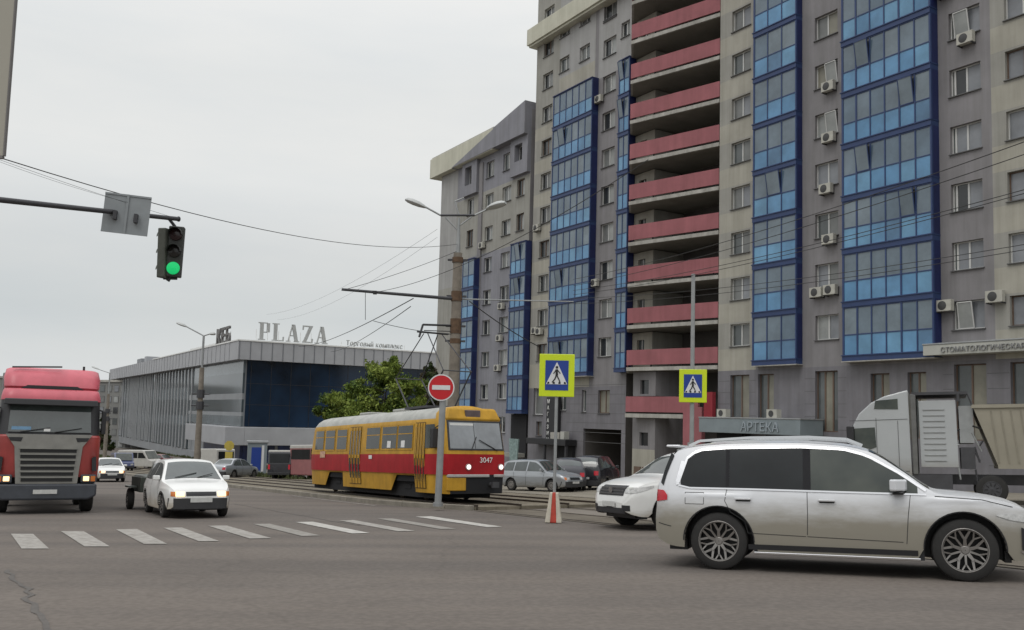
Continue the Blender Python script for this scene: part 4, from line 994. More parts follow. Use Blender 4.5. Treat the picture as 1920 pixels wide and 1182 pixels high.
    for o in B.children:                      # short rear overhang
        if o.type == 'MESH':
            for v in o.data.vertices:
                if v.co.x < -2.06: v.co.x = -2.06+(v.co.x+2.06)*.56
    c.wheels(B, 'multi', w_=.29, rimr=.70)
    return B
big_suv()
# ---- white sport utility car behind it
def white_suv():
    c = Car(L=4.85, W=1.92, H=1.74, wb=2.79, fo=.97, wr=.37, ar=.45, az=1.0, gc=.22, zmid=.72, crease=.98, tumble=.36, crown=0, archm=BLACKP,
        tp=[(-2.425,.72),(-2.40,1.0),(-2.3,1.22),(-2.1,1.55),(-1.85,1.67),(-1.2,1.74),(-.2,1.76),(.3,1.72),(.6,1.62),(1.08,1.32),(1.34,1.18),(1.75,1.12),(2.1,1.02),(2.3,.92),(2.39,.76),(2.425,.60)],
        bp=[(-2.425,.70),(-2.3,1.04),(-1.0,1.05),(1.2,1.03),(1.9,.98),(2.25,.86),(2.425,.56)],
        sp=[(-2.425,.5),(-2.3,.38),(-1.5,.30),(1.4,.29),(2.1,.30),(2.3,.34),(2.425,.42)],
        wp=[(-2.425,.74),(-2.2,.90),(-1.7,.95),(1.5,.95),(2.0,.91),(2.28,.80),(2.38,.68),(2.425,.55)])
    d = Vector((-.90, -.43)).normalized(); nl = Vector((-d.y, d.x))     # heading
    fw = Vector((3.48, 19.95))      # near front wheel, on the car's left side
    p = fw-nl*.80-d*c.xw[0]
    B = street_empty('sport_utility_car', p.x, p.y, d.x, d.y, 'white sport utility car half hidden behind the large silver one', 'car')
    P = paint('white_paint_suv', (.70,.70,.68), dirt=(.36,.33,.28), dz=(.25,.55), rough=.3)
    c.body(B, P)
    up = lin([(-2.0,1.15),(-1.8,1.58),(.1,1.62),(.5,1.50),(1.05,1.12)]); lo = lin([(-2.0,1.13),(1.05,1.09)])
    for a, b_ in ((-1.9,-1.2), (-1.15,-.25), (-.17,.98)): c.side_patch(B, 'side_window', frange(a, b_, 10), lo, up, CGL)
    c.top_patch(B, 'windscreen', .62, 1.25, .92, CGW)
    c.gaps(B, [([(-.21,1.08),(-.22,.45)],.008), ([(1.05,1.05),(.98,.45)],.008)])
    GR = mat('grille_silver', (.20,.20,.20), rough=.3, metal=.7, var=.2, scale=6)
    c.end_patch(B, 'grille', -.50, .50, .74, .96, BLACKP)
    gg = MB()
    for z in (.78, .84, .90):
        for i in range(10):
            y0 = -.48+.096*i; gg.obox((c.xf(y0, z)+.012, y0, z), (c.xf(y0+.096, z)+.012, y0+.096, z), .03, .028, GR)
    gg.build('grille_bars', B)
    e_ = MB(); e_.lathe([(c.xf(0,.85)+.05, .075), (c.xf(0,.85)+.05, .001)], (0,0,.85), CHROME, n=20, ax='x'); e_.build('badge', B)
    c.end_patch(B, 'number_plate', -.26, .26, .50, .61, PLATE, off=.03); c.end_patch(B, 'lower_grille', -.6, .6, .36, .48, BLACKP)
    for sg in (-1, 1):
        c.end_patch(B, 'headlamp', .52*sg, .80*sg, lambda y: .80, lambda y: .93, LAMPC); c.side_patch(B, 'headlamp', frange(1.86, 2.34, 8), lin([(1.86,.93),(2.34,.78)]), lin([(1.86,.97),(2.34,.90)]), LAMPC, off=.01, sides=(sg,), rows=2)
        c.end_patch(B, 'fog_lamp', .50*sg, .72*sg, .42, .54, BLACKP); 
        m_ = MB(); y = c.ys(.85, 1.1); m_.prism([(.93, y*sg), (.78, y*sg), (.74, sg*(y+.2)), (.84, sg*(y+.22))], 'z', 1.12, 1.28, P); m_.build('side_mirror', B, bevel=.03)
        r_ = MB(); r_.obox((-1.6, sg*.66, 1.76), (.1, sg*.66, 1.76), .04, .035, STEEL); r_.build('roof_rail', B)
    c.wheels(B, 'five', w_=.25)
white_suv()
# ---- small white estate car coming towards us
def estate(name_label, x, y, d, P, plate=True, lit=True, glassm=None, cat='car', L=4.2, nm='estate_car', group=None, prof='estate', H=1.45, W=1.68):
    k = H/1.45; hl = L/2
    tpz = {'estate': [(-hl,.62),(-hl+.02,.85),(-hl+.08,1.0),(-hl+.35,1.32),(-hl+.62,1.42),(-.9,1.46),(0,1.455),(.35,1.40),(.65,1.22),(.98,.99),(1.12,.93),(hl-.45,.85),(hl-.15,.75),(hl-.03,.62),(hl,.52)],
           'sedan': [(-hl,.60),(-hl+.03,.85),(-hl+.15,.96),(-hl+.55,1.0),(-hl+.75,1.06),(-.95,1.37),(-.5,1.44),(0,1.44),(.35,1.38),(.65,1.2),(1.0,.98),(1.15,.92),(hl-.45,.84),(hl-.15,.74),(hl-.03,.62),(hl,.52)]}[prof]
    c = Car(L=L, W=W, H=H, wb=2.46*L/4.2, fo=.80, wr=.295, ar=.345, az=1.0, gc=.17, zmid=.60, crease=.72, tumble=.42, crown=0, archm=BLACKP,
        tp=[(a, b_*k) for a, b_ in tpz], bp=[(-hl,.56),(-hl+.12,.84*k),(-.8,.87*k),(1.0,.86*k),(hl-.5,.78*k),(hl-.12,.66),(hl,.48)],
        sp=[(-hl,.42),(-hl+.15,.28),(-1.2,.22),(1.3,.21),(hl-.2,.24),(hl,.34)],
        wp=[(-hl,W*.38),(-hl+.15,W*.45),(-1.2,W*.49),(0,W*.5),(1.2,W*.49),(hl-.35,W*.45),(hl-.1,W*.40),(hl,W*.34)])
    B = street_empty(nm, x, y, d[0], d[1], name_label, cat, group)
    c.body(B, P)
    up = lin([(-hl+.42,.98*k),(-hl+.55,1.30*k),(-.2,1.36*k),(.28,1.31*k),(.55,1.19*k),(.93,.94*k)]) if prof == 'estate' else lin([(-1.25,.96*k),(-1.0,1.18*k),(-.6,1.33*k),(0,1.36*k),(.28,1.31*k),(.55,1.19*k),(.93,.94*k)])
    lo = lin([(-2,.93*k),(.93,.91*k)])
    G_ = glassm or CGW
    segs = ((-hl+.45,-1.05),(-.98,-.22),(-.14,.86)) if prof == 'estate' else ((-1.2,-.25),(-.17,.86))
    for a, b_ in segs: c.side_patch(B, 'side_window', frange(a, b_, 8), lo, up, G_)
    c.top_patch(B, 'windscreen', .40, 1.03, .90, G_, off=.008)
    c.top_patch(B, 'rear_windscreen', -hl+.14 if prof == 'estate' else -1.42, -hl+.36 if prof == 'estate' else -1.0, .86, G_, off=.008)
    c.gaps(B, [([(-.18,.9*k),(-.2,.3)],.008), ([(.93,.88*k),(.86,.3)],.008), ([(-1.0,.88*k),(-.95,.55)],.008)])
    BUMP = mat('bumper_dark', (.03,.03,.032), rough=.65, var=.15)
    for e in (1, -1): c.end_patch(B, 'bumper', -W*.44, W*.44, .24, .50, BUMP, end=e, off=.03, ny=12)
    c.end_patch(B, 'grille', -.36, .36, .555*k, .655*k, BLACKP, off=.012)
    if plate: c.end_patch(B, 'number_plate', -.26, .26, .40, .50, PLATE, off=.045); c.end_patch(B, 'number_plate', -.26, .26, .55, .66, PLATE, end=-1, off=.02)
    for sg in (-1, 1):
        c.end_patch(B, 'headlamp', sg*.40, sg*.60, .545*k, .66*k, LAMPON if lit else LAMPC, off=.014); c.end_patch(B, 'indicator', sg*.605, sg*.70, .545*k, .66*k, AMBER, off=.016, ny=3)
        c.end_patch(B, 'tail_lamp', sg*.50, sg*.72, .62*k, .80*k, REDL, end=-1, off=.014)
        m_ = MB(); y_ = c.ys(.8, .9*k); m_.box(.74, .86, min(sg*y_, sg*(y_+.17)), max(sg*y_, sg*(y_+.17)), .92*k, 1.03*k, P); m_.build('side_mirror', B, bevel=.02)
    w2 = MB(); w2.bar((1.02,-.45,.985*k),(.85,.1,1.10*k),.010,SEAM,n=5); w2.bar((1.02,.1,.985*k),(.88,.5,1.08*k),.010,SEAM,n=5); w2.build('wiper', B)
    c.wheels(B, 'cap', w_=.18, rimr=.62)
    return B, c
WHP = paint('white_paint_old', (.72,.72,.70), dirt=(.40,.36,.30), dz=(.25,.62), rough=.35)
d = Vector((E3.x, E3.y)); nn = Vector((N3.x, N3.y))
fr = (Vector((-8.55,22.85))+Vector((-7.33,23.65)))/2; d2 = Vector((.50,-.866)).normalized()
p = fr-d2*(4.2/2-.8)
estate('small white estate car with lit headlamps driving towards the crossing', p.x, p.y, d2, WHP)
def small_trailer():
    q = on_ground(246, 955); dd = Vector((.50,-.866)).normalized()
    B = street_empty('cargo_trailer', q.x+.55, q.y+.5, dd.x, dd.y, 'small dark green cargo trailer towed behind the white estate car', 'trailer')
    TG = mat('trailer_green', (.05,.06,.05), rough=.6, var=.25, scale=3)
    b = MB(); b.box(-.9,.9,-.62,.62,.50,.56,TG)
    for y in (-.62,.58): b.box(-.9,.9,y,y+.04,.56,.92,TG)
    for x in (-.9,.86): b.box(x,x+.04,-.58,.58,.56,.92,TG)
    b.build('cargo_box', B, bevel=.01)
    t = MB(); t.bar((.9,.5,.45),(2.0,0,.42),.03,DSTEEL); t.bar((.9,-.5,.45),(2.0,0,.42),.03,DSTEEL); t.build('drawbar', B)
    f = MB()
    for sg in (-1,1): f.box(-.4,.4,min(sg*.64,sg*.86),max(sg*.64,sg*.86),.62,.66,TG)
    f.build('mudguard', B)
    cv = MB(); cv.box(-.86,.86,-.57,.57,.60,.98,mat('tarpaulin_grey', (.16,.17,.16), rough=.8, var=.3, scale=4)); cv.build('load', B, bevel=.06)
    for sg in (-1,1): wheel_mesh(B, 0, sg*.75, .30, .17, sg, 'cap', .6)
small_trailer()

# ------------------------------------------------------------------ red lorry coming towards us
def plate_text(B, s_, size, m4): text_mesh(s_, size, .004, BLACKP, 'plate_lettering', B, m4)
def red_truck():
    q = Vector((-12.05, 23.9)); d = Vector((.47, -.883)).normalized()
    B = street_empty('lorry', q.x, q.y, d.x, d.y, 'big red lorry with lit headlamps and silver grille at the left edge', 'lorry')
    # local: x forward, front face near x=0; width 2.5
    R = mat('truck_red', (.52,.10,.13), rough=.45, coat=.1, var=.12, scale=1.5); R2 = mat('truck_red_lower', (.30,.04,.035), rough=.45, coat=.2, var=.15, scale=1.5)
    weather(R, .88, 1.04, 1.5, .8); weather(R2, .8, 1.04, 2, .8)
    GRY = mat('truck_grey_trim', (.22,.215,.195), rough=.5, var=.12, scale=3); DK = BLACKP; TB = mat('truck_bumper', (.045,.05,.06), rough=.5, var=.2, scale=3)
    def loft(name, st, m, n=10, sm=True):       # st: (x_front_center, z, halfwidth, corner radius)
        b = MB(); rows = []
        for xf, z, hw, r in st:
            pts = [(-2.3, -hw)]
            for k in range(n+1):
                a = PI/2*k/n; pts.append((xf-r+r*math.sin(a), -hw+r-r*math.cos(a)))
            for k in range(n+1):
                a = PI/2*(1-k/n); pts.append((xf-r+r*math.sin(a), hw-r+r*math.cos(a)))
            pts.append((-2.3, hw)); rows.append([(x, y, z) for x, y in pts])
        b.grid(rows, m, sm); b.face([rows[-1][k] for k in range(len(rows[-1]))], m); b.face([(-2.3,-st[0][2],st[0][1]),(-2.3,st[0][2],st[0][1]),(-2.3,st[-1][2],st[-1][1]),(-2.3,-st[-1][2],st[-1][1])], m)
        return b.build(name, B)
    loft('cab', [(-.04,.95,1.22,.35),(-.0,1.2,1.24,.35),(-.0,2.0,1.24,.35),(-.05,2.05,1.22,.35)], R2)
    loft('cab_upper', [(-.05,2.05,1.21,.33),(-.28,2.98,1.19,.32)], DK)
    loft('cab_roof', [(-.26,2.97,1.20,.32),(-.27,3.06,1.20,.32),(-.36,3.22,1.17,.32),(-.45,3.28,1.15,.32)], R)
    loft('roof_deflector', [(-.55,3.26,1.10,.3),(-.46,3.34,1.16,.32),(-.55,3.60,1.18,.35),(-.80,3.83,1.14,.38),(-1.0,3.88,1.08,.4)], R)
    v = MB(); v.prism([(-.75,3.285),(.75,3.285),(.60,3.37),(-.60,3.37)], 'x', -.47, -.44, DK); v.build('roof_vent', B)
    w_ = MB(); w_.hexa([(-.075,-.98,2.12),(-.075,.98,2.12),(-.275,.95,2.86),(-.275,-.95,2.86),(-.035,-.98,2.12),(-.035,.98,2.12),(-.235,.95,2.86),(-.235,-.95,2.86)], CGW)
    w_.build('windscreen', B)
    c_ = MB(); c_.box(-.09,-.05,-.9,-.45,2.14,2.26,mat('dash_card_blue', (.16,.30,.45), rough=.5, var=.1)); c_.build('dashboard_card', B); c_ = MB(); c_.box(-.05,-.028,-.15,.0,2.14,2.21,WHITEP); c_.build('dashboard_card', B)
    vi = MB(); vi.hexa([(-.25,-1.1,2.84),(-.25,1.1,2.84),(-.30,1.1,3.0),(-.30,-1.1,3.0),(.05,-1.12,2.82),(.05,1.12,2.82),(.02,1.1,2.98),(.02,-1.1,2.98)], DK); vi.build('sun_visor', B, bevel=.02)
    g = MB(); g.prism([(-1.02,2.06),(1.02,2.06),(.80,1.74),(.72,.78),(-.72,.78),(-.80,1.74)], 'x', .0, .035, GRY)
    for sg in (-1,1): g.prism([(sg*.95,1.98),(sg*.62,1.98),(sg*.66,1.87),(sg*.9,1.89)], 'x', .036, .045, DK)
    g.build('grille_panel', B, bevel=.01)
    s_ = MB()
    for i in range(6):
        z = 1.70-i*.15; hw = .66-i*.012; s_.box(.036,.05,-hw,hw,z-.11,z-.025,mat('grille_gap', (.02,.02,.02), rough=.9, var=0)); s_.box(.036,.062,-hw-.02,hw+.02,z-.022,z+.012,GRY)
    s_.build('grille_slot', B)
    for sg in (-1,1):
        m_ = MB(); m_.box(-.2,.045,min(sg*.80,sg*1.17),max(sg*.80,sg*1.17),.80,1.02,TB); o = m_.build('headlamp', B, bevel=.03)
        m_ = MB(); m_.box(.046,.07,min(sg*.86,sg*1.0),max(sg*.86,sg*1.0),.85,.97,LAMPON); m_.build('headlamp_bulb', o, bevel=.01)
        m_ = MB(); m_.box(.046,.062,min(sg*1.04,sg*1.15),max(sg*1.04,sg*1.15),.84,.98,AMBER); m_.build('indicator', o)
        a = MB(); a.prism([(sg*1.17,1.10),(sg*1.06,1.12),(sg*1.04,1.46),(sg*1.14,1.5)], 'x', -.1, .03, DK); a.build('air_deflector', B)
        m_ = MB(); m_.box(-.60,-.36,min(sg*1.25,sg*1.36),max(sg*1.25,sg*1.36),2.1,2.72,DK); m_.bar((-.5,sg*1.12,2.78),(-.5,sg*1.3,2.72),.025,DK); m_.bar((-.5,sg*1.12,2.15),(-.5,sg*1.28,2.2),.025,DK); m_.build('side_mirror', B, bevel=.04)
        for x in (-1.15, -4.9): wheel_mesh(B, x, sg*1.03, .5, .32, sg, 'cap', .58, STEEL)
    b_ = MB(); b_.prism([(-1.2,.78),(1.2,.78),(1.2,.46),(1.0,.36),(-1.0,.36),(-1.2,.46)], 'x', -.5, .06, TB); b_.build('bumper', B, bevel=.05)
    p_ = MB(); p_.box(.062,.072,-.30,.26,.52,.63,PLATE); o = p_.build('number_plate', B)
    f = MB(); f.box(-7.0,-.4,-.45,.45,.55,.9,DSTEEL); f.box(-2.2,-.5,-1.1,1.1,.55,.95,DK); f.build('chassis', B)
    a = MB(); a.bar((-1.0,.75,3.88),(-1.0,.75,3.98),.03,DK); a.bar((-.75,-1.0,3.86),(-.75,.2,3.92),.022,DK); a.build('horn', B)
    T = mat('truck_box_grey', (.22,.21,.21), rough=.6, var=.12, scale=.6)
    t = MB(); t.box(-12.0,-2.5,-1.24,1.24,1.1,3.84,T); t.build('cargo_box', B, bevel=.03)
    wv = MB(); wv.bar((.0,-.7,2.12),(.02-.06,.0,2.24),.012,DK,n=5); wv.bar((.0,.1,2.12),(-.04,.75,2.24),.012,DK,n=5); wv.build('wiper', B)
red_truck()

# ------------------------------------------------------------------ white tractor unit with tan tipper on the right
def white_truck():
    d = Vector((-.905, .425)).normalized(); q = at(1593, 850, 33.2)
    rt = Vector((-d.y, d.x))      # its left side faces us
    p = Vector((q.x, q.y))-rt*1.2
    B = street_empty('lorry', p.x, p.y, d.x, d.y, 'white tractor lorry with a tan ribbed tipper body in front of the tower', 'lorry', h=.1)
    Wm = paint('truck_white', (.38,.395,.40), dirt=(.25,.235,.21), dz=(.8,1.7), rough=.4); TAN = mat('tipper_tan', (.27,.248,.195), rough=.6, var=.1, scale=.8); TAND = mat('tipper_groove', (.225,.205,.16), rough=.7, var=.1)
    GLD = CGL2
    cab = [(0,.5),(0,1.35),(-.05,1.9),(-.22,2.75),(-.42,3.15),(-.85,3.55),(-1.3,3.78),(-2.05,3.98),(-2.1,3.98),(-2.12,.9),(-1.9,.9),(-1.78,.5)]
    b = MB(); b.prism(cab, 'y', -1.22, 1.22, Wm); b.build('cab', B, bevel=.07)
    for sg in (-1,1):
        y0, y1 = sorted((sg*1.223, sg*1.235))
        w_ = MB(); w_.prism([(-.10,1.98),(-.22,2.62),(-.95,2.66),(-.98,1.95),(-.55,1.78),(-.2,1.82)], 'y', y0, y1, GLD); w_.build('side_window', B)
        w_ = MB(); w_.prism([(-.95,3.32),(-1.0,3.62),(-1.75,3.68),(-1.75,3.30)], 'y', y0, y1, GLD); w_.build('sleeper_window', B)
        y0, y1 = sorted((sg*1.223, sg*1.23)); s_ = MB()
        for (a, c) in (((-1.0,1.1),(-1.0,3.0)),((-.1,2.9),(-2.05,2.95)),((-2.05,1.1),(-1.0,1.1)),((-1.72,1.1),(-1.72,2.9))): s_.obox((a[0],(y0+y1)/2,a[1]),(c[0],(y0+y1)/2,c[1]),.012,.012,SEAM, up=Vector((0,0,1)) if a[1]==c[1] or abs(a[1]-c[1])<.1 else Vector((1,0,0)))
        s_.build('door_gap', B)
        m_ = MB(); m_.box(-.25,.0,min(sg*1.26,sg*1.5),max(sg*1.26,sg*1.5),1.95,2.7,BLACKP); m_.build('side_mirror', B, bevel=.03)
        h = MB(); y0, y1 = sorted((sg*1.24, sg*1.265)); h.box(-.95,-.78,y0,y1,1.58,1.62,BLACKP); h.build('door_handle', B)
        f = MB(); y0, y1 = sorted((sg*1.0, sg*1.2)); f.prism([(-2.16,1.0),(-2.16,3.85),(-2.34,3.8),(-2.32,1.0)], 'y', y0, y1, GRYT); f.build('side_fairing', B, bevel=.02)
    ws = MB(); ws.hexa([(-.04,-1.1,1.95),(-.04,1.1,1.95),(-.22,1.1,2.75),(-.22,-1.1,2.75),(.0,-1.1,1.95),(.0,1.1,1.95),(-.19,1.1,2.75),(-.19,-1.1,2.75)], CGW); ws.build('windscreen', B)
    e_ = MB(); e_.box(-4.0,-2.2,-1.15,1.15,3.80,3.90,DSTEEL); e_.bar((-4.0,1.1,3.83),(-4.2,1.1,3.2),.03,DSTEEL); e_.bar((-3.7,1.15,3.83),(-3.7,1.15,3.55),.05,DSTEEL); e_.build('roof_frame', B)
    f = MB()
    f.box(-3.62,-2.42,-1.0,1.05,1.25,3.60,Wm)
    for i in range(10): f.box(-3.25,-2.55,1.053,1.075,1.45+i*.2,1.50+i*.2,STEEL)
    f.build('sleeper_fairing', B, bevel=.02)
    g = MB(); g.box(-4.15,-3.7,-.9,1.0,2.1,3.4,STEEL); g.box(-4.15,-3.7,-.8,1.05,1.2,1.95,DSTEEL); 
    rnd = random.Random(4)
    for k in range(14):
        a = Vector((-4.3+rnd.random()*.7, 1.0, 1.0+rnd.random()*1.8)); g.bar(a, a+Vector((rnd.uniform(-.3,.3), 0, rnd.uniform(-.7,.2))), .03, rnd.choice([DSTEEL, BLACKP, STEEL]))
    g.build('catwalk_gear', B)
    ch = MB(); ch.box(-13,-.6,-.45,.45,.65,1.0,DSTEEL); ch.box(-3.4,-1.8,.75,1.15,.5,1.0,DSTEEL); ch.build('chassis', B)
    t = MB(); prof = [(-4.15,3.35),(-4.85,1.25),(-13.5,1.25),(-13.9,3.35)]
    t.prism(prof, 'y', -1.24, 1.24, TAN)
    for sg in (-1,1):
        y0, y1 = sorted((sg*1.242, sg*1.30)); t.prism([(-4.08,3.30),(-4.12,3.42),(-13.9,3.42),(-13.9,3.30)], 'y', y0, y1, TAN); t.prism([(-4.82,1.22),(-4.82,1.36),(-13.5,1.36),(-13.5,1.22)], 'y', y0, y1, TAN)
        y0, y1 = sorted((sg*1.241, sg*1.256))
        for k in range(29): x = -4.7-.3*k; t.prism([(x-.02,3.2),(x+.03,3.2),(x-.14,1.4),(x-.19,1.4)], 'y', y0, y1, TAND)
    t.build('tipper_body', B)
    bp = MB(); bp.box(-.1,.08,-1.2,1.2,.4,1.0,Wm); bp.build('bumper', B, bevel=.05)
    for sg in (-1,1):
        for x in (-1.35,-4.6,-9.5,-10.9): wheel_mesh(B, x, sg*1.03, .5, .32, sg, 'cap', .58, DSTEEL)
    lg = MB()
    for sg in (-1,1): lg.box(-6.5,-6.35,sg*.9-.06,sg*.9+.06,.3,1.3,DSTEEL)
    lg.build('landing_leg', B)
GRYT = mat('fairing_grey', (.12,.12,.115), rough=.6, var=.2, scale=3)
white_truck()

# ------------------------------------------------------------------ the tram
def tram():
    o3 = Vector((-2.06, 28.12)); h0 = .16
    # front left corner (nearest us) is at o3; local x forward, y to its left; our side is its right side (-y local)
    d = Vector((E3.x, E3.y)); lf = Vector((-d.y, d.x))
    p = o3+lf*1.25
    B = street_empty('tram', p.x, p.y, d.x, d.y, 'red and yellow tram running along the track in the street centre', 'tram', h=h0)
    RED = mat('tram_red', (.37,.012,.018), rough=.5, spec=.25, coat=0, var=.14, scale=1.2); YEL = mat('tram_yellow', (.50,.275,.025), rough=.5, spec=.3, coat=0, var=.14, scale=1.5)
    ROOF = mat('tram_roof', (.29,.295,.275), rough=.7, scale=2.2, col2=(.42,.42,.39), detail=9); SIL = mat('tram_bumper', (.38,.37,.36), rough=.5, var=.15, scale=4)
    TGL = mat('tram_glass', (.022,.027,.022), rough=.08, spec=.5, var=.5, scale=1.3); TGW = mat('tram_windscreen', (.21,.225,.24), rough=.07, spec=1.0, var=.35, scale=.9)
    weather(RED, .80, 1.04, 2.5, .8); weather(YEL, .78, 1.03, 2.5, .8)
    L = 12.6
    ring = [(1.16,.27),(1.20,.84),(1.235,.86),(1.25,1.2),(1.25,1.50),(1.24,1.66),(1.20,2.48),(1.17,2.62),(1.08,2.80),(.90,2.93),(.6,3.01),(.3,3.05),(0,3.06)]
    band = [YEL,YEL,RED,RED,YEL,YEL,YEL,ROOF,ROOF,ROOF,ROOF,ROOF]
    def bot(x):
        for c in (-2.95-.0, -9.75+.3):
            if abs(x-c) < .98: return .80
        return .27
    xs = sorted(set([0,-.06,-.16,-.32,-.55,-.85,-1.2,-1.6,-L,-L+.08,-L+.2,-L+.45,-L+.8,-L+1.3]+[round(-2.95+s_, 3) for s_ in (-.99,-.98,.98,.99)]+[round(-9.45+s_, 3) for s_ in (-.99,-.98,.98,.99)]+[-k*.5 for k in range(4, 24)]), reverse=True)
    def tap(x):      # plan taper at both ends
        if x > -1.6: return .90+.10*math.sin(clamp(-x/1.6, 0, 1)*PI/2)-(.10*(1-clamp(-x/.32, 0, 1))**2)
        if x < -L+1.3: t = clamp((x+L)/1.3, 0, 1); return .86+.14*math.sin(t*PI/2)-(.10*(1-clamp((x+L)/.25, 0, 1))**2)
        return 1
    def lean(x, z):
        f = clamp(1+x/1.6, 0, 1) if x > -1.6 else (-clamp(1-(x+L)/1.3, 0, 1) if x < -L+1.3 else 0)
        k = .26*max(0, z-1.55)/1.1 if z < 2.62 else .26+(z-2.62)*1.1*(1 if x > -1.6 else 1)
        return -f*k
    rows = []
    for x in xs:
        half = []
        for i, (y, z) in enumerate(ring):
            if i == 0: z = bot(x)
            if i == 1: z = max(.84, bot(x)+.02)
            yy = y*tap(x); half.append((x+lean(x, z), yy, z))
        rows.append([(a, -b_, c) for a, b_, c in half]+[(a, b_, c) for a, b_, c in half[::-1][1:]])
    n = len(ring)-1
    def mf(i, j): return band[j] if j < n else band[2*n-1-j]
    b = MB(); b.grid(rows, RED, True, matf=lambda i, j: (YEL if (mf(i, j) is ROOF and xs[i] > -.5) else (DARK if (xs[i] > -.5 and j >= 2*n-2) else mf(i, j))))  # front skirt faces coloured dark for the shaded opening under the cab
    # front and rear faces row by row
    for r, end in ((rows[0], 1), (rows[-1], 0)):
        for j in range(n):
            A, C_, D, E_ = r[j], r[j+1], r[2*n-j-1], r[2*n-j]
            b.face([A, C_, D, E_] , DARK if (end and j < 2) else (band[j] if not (end and band[j] is ROOF) else YEL))  # lowest front rows painted near black as the shade of that opening
    b.build('body', B)
    def sy(x, z):
        zz = [q for q in ring]; 
        for (y0, z0), (y1, z1) in zip(zz, zz[1:]):
            if z0 <= z <= z1: y = y0+(y1-y0)*(z-z0)/max(z1-z0, 1e-4); return y*tap(x)
        return ring[0][0]*tap(x)
    def patch(b_, x0, x1, z0, z1, m, off=.012, sg=-1, nx=4):
        R = []
        for i in range(nx+1):
            x = x0+(x1-x0)*i/nx; R.append([(x+lean(x, z), sg*(sy(x, z)+off), z) for z in (z0, (z0+z1)/2, z1)])
        b_.grid(R, m, False)
    for sg in (-1, 1):
        # windows: distance from the front along the side, from the photograph
        for a, c in ((-.35,-.02-.35),): pass
        wins = [(-4.62,-3.42),(-3.28,-2.15),(-6.05,-4.86),(-9.05,-8.05),(-10.35,-9.35),(-11.6,-10.6)]
        for a, c in wins:
            fr = MB(); patch(fr, a-.05, c+.05, 1.63, 2.50, YEL, off=.014, sg=sg); o = fr.build('window', B)
            g = MB(); patch(g, a, c, 1.69, 2.44, TGL, off=.020, sg=sg); g.build('pane', o)
            g = MB(); patch(g, a, c, 2.16, 2.19, YEL, off=.024, sg=sg); g.build('glazing_bar', o)
        g = MB(); patch(g, -1.18, -.55, 1.69, 2.44, TGL, off=.016, sg=sg); g.build('cab_window', B)
        if sg == -1:
            DD = BRFRT
            for a, c in ((-1.98, -.98-.2),(-7.75,-6.6)):
                D = MB(); patch(D, a, c, .40, 2.52, mat('tram_door_gap', (.03,.025,.02), rough=.8, var=0), off=.010, sg=sg); o = D.build('door', B)
                w4 = (c-a)/4; f = MB(); g = MB()
                for k in range(4):
                    x0 = a+w4*k+.025; x1 = a+w4*(k+1)-.025
                    for q in ((x0, x0+.06), (x1-.06, x1)): patch(f, q[0], q[1], .42, 2.50, YEL, off=.022, sg=sg, nx=1)
                    for zq in ((.42,.62),(1.36,1.48),(2.38,2.50)): patch(f, x0+.045, x1-.045, zq[0], zq[1], YEL, off=.022, sg=sg, nx=1)
                    patch(g, x0+.045, x1-.045, .60, 1.40, TGL, off=.017, sg=sg, nx=1); patch(g, x0+.045, x1-.045, 1.48, 2.40, TGL, off=.017, sg=sg, nx=1)
                f.build('door_leaf', o); g.build('door_glass', o)
            pt = MB(); patch(pt, -4.15, -3.85, 1.72, 1.95, WHITEP, off=.026, sg=sg, nx=1); patch(pt, -3.0, -2.7, 1.72, 1.95, WHITEP, off=.026, sg=sg, nx=1); pt.build('window_notice', B)
            pt = MB(); patch(pt, -10.9, -10.3, 1.36, 1.62, mat('tram_poster', (.50,.30,.20), rough=.6, var=.3, scale=8), off=.02, sg=sg, nx=1); patch(pt, -5.75, -5.45, 1.33, 1.46, WHITEP, off=.02, sg=sg, nx=1); pt.build('side_notice', B)
    # front: windscreen, frame, lamps, number, bumper
    def fx(z): return lean(0, z)+.0
    f = MB(); f.hexa([(fx(1.62)-.03,-1.0,1.62),(fx(1.62)-.03,1.0,1.62),(fx(2.56)-.03,.97,2.56),(fx(2.56)-.03,-.97,2.56),(fx(1.62)+.012,-1.0,1.62),(fx(1.62)+.012,1.0,1.62),(fx(2.56)+.012,.97,2.56),(fx(2.56)+.012,-.97,2.56)], BLACKP); o = f.build('windscreen_frame', B)
    g = MB(); 
    for a, c in ((-.94,-.05),(-.03,.94)): g.hexa([(fx(1.67),a,1.67),(fx(1.67),c,1.67),(fx(2.50),c*.975,2.50),(fx(2.50),a*.975,2.50),(fx(1.67)+.022,a,1.67),(fx(1.67)+.022,c,1.67),(fx(2.50)+.022,c*.975,2.50),(fx(2.50)+.022,a*.975,2.50)], TGW)
    g.build('windscreen', B)
    g = MB(); g.box(fx(2.5)+.03,fx(2.5)+.045,-.88,-.05,2.37,2.47,WHITEP); g.build('sun_blind', B)
    g = MB(); g.bar((fx(1.65)+.04,-.2,1.62),(fx(2.1)+.05,.02,2.05),.014,BLACKP,n=5); g.bar((fx(1.65)+.04,.75,1.62),(fx(1.9)+.05,.1,1.95),.014,BLACKP,n=5); g.build('wiper', B)
    g = MB(); g.box(-.42,fx(2.7)+.11,-.30,.25,2.66,2.90,mat('route_box', (.10,.07,.07), rough=.4, var=.3, scale=6)); g.build('route_sign', B, bevel=.02)
    g = MB(); g.hexa([(-.35,-1.0,2.58),(-.35,1.0,2.58),(-.5,.85,2.98),(-.5,-.85,2.98),(-.20,-1.02,2.58),(-.20,1.02,2.58),(-.34,.86,2.96),(-.34,-.86,2.96)], YEL); g.build('front_cap', B, bevel=.06)
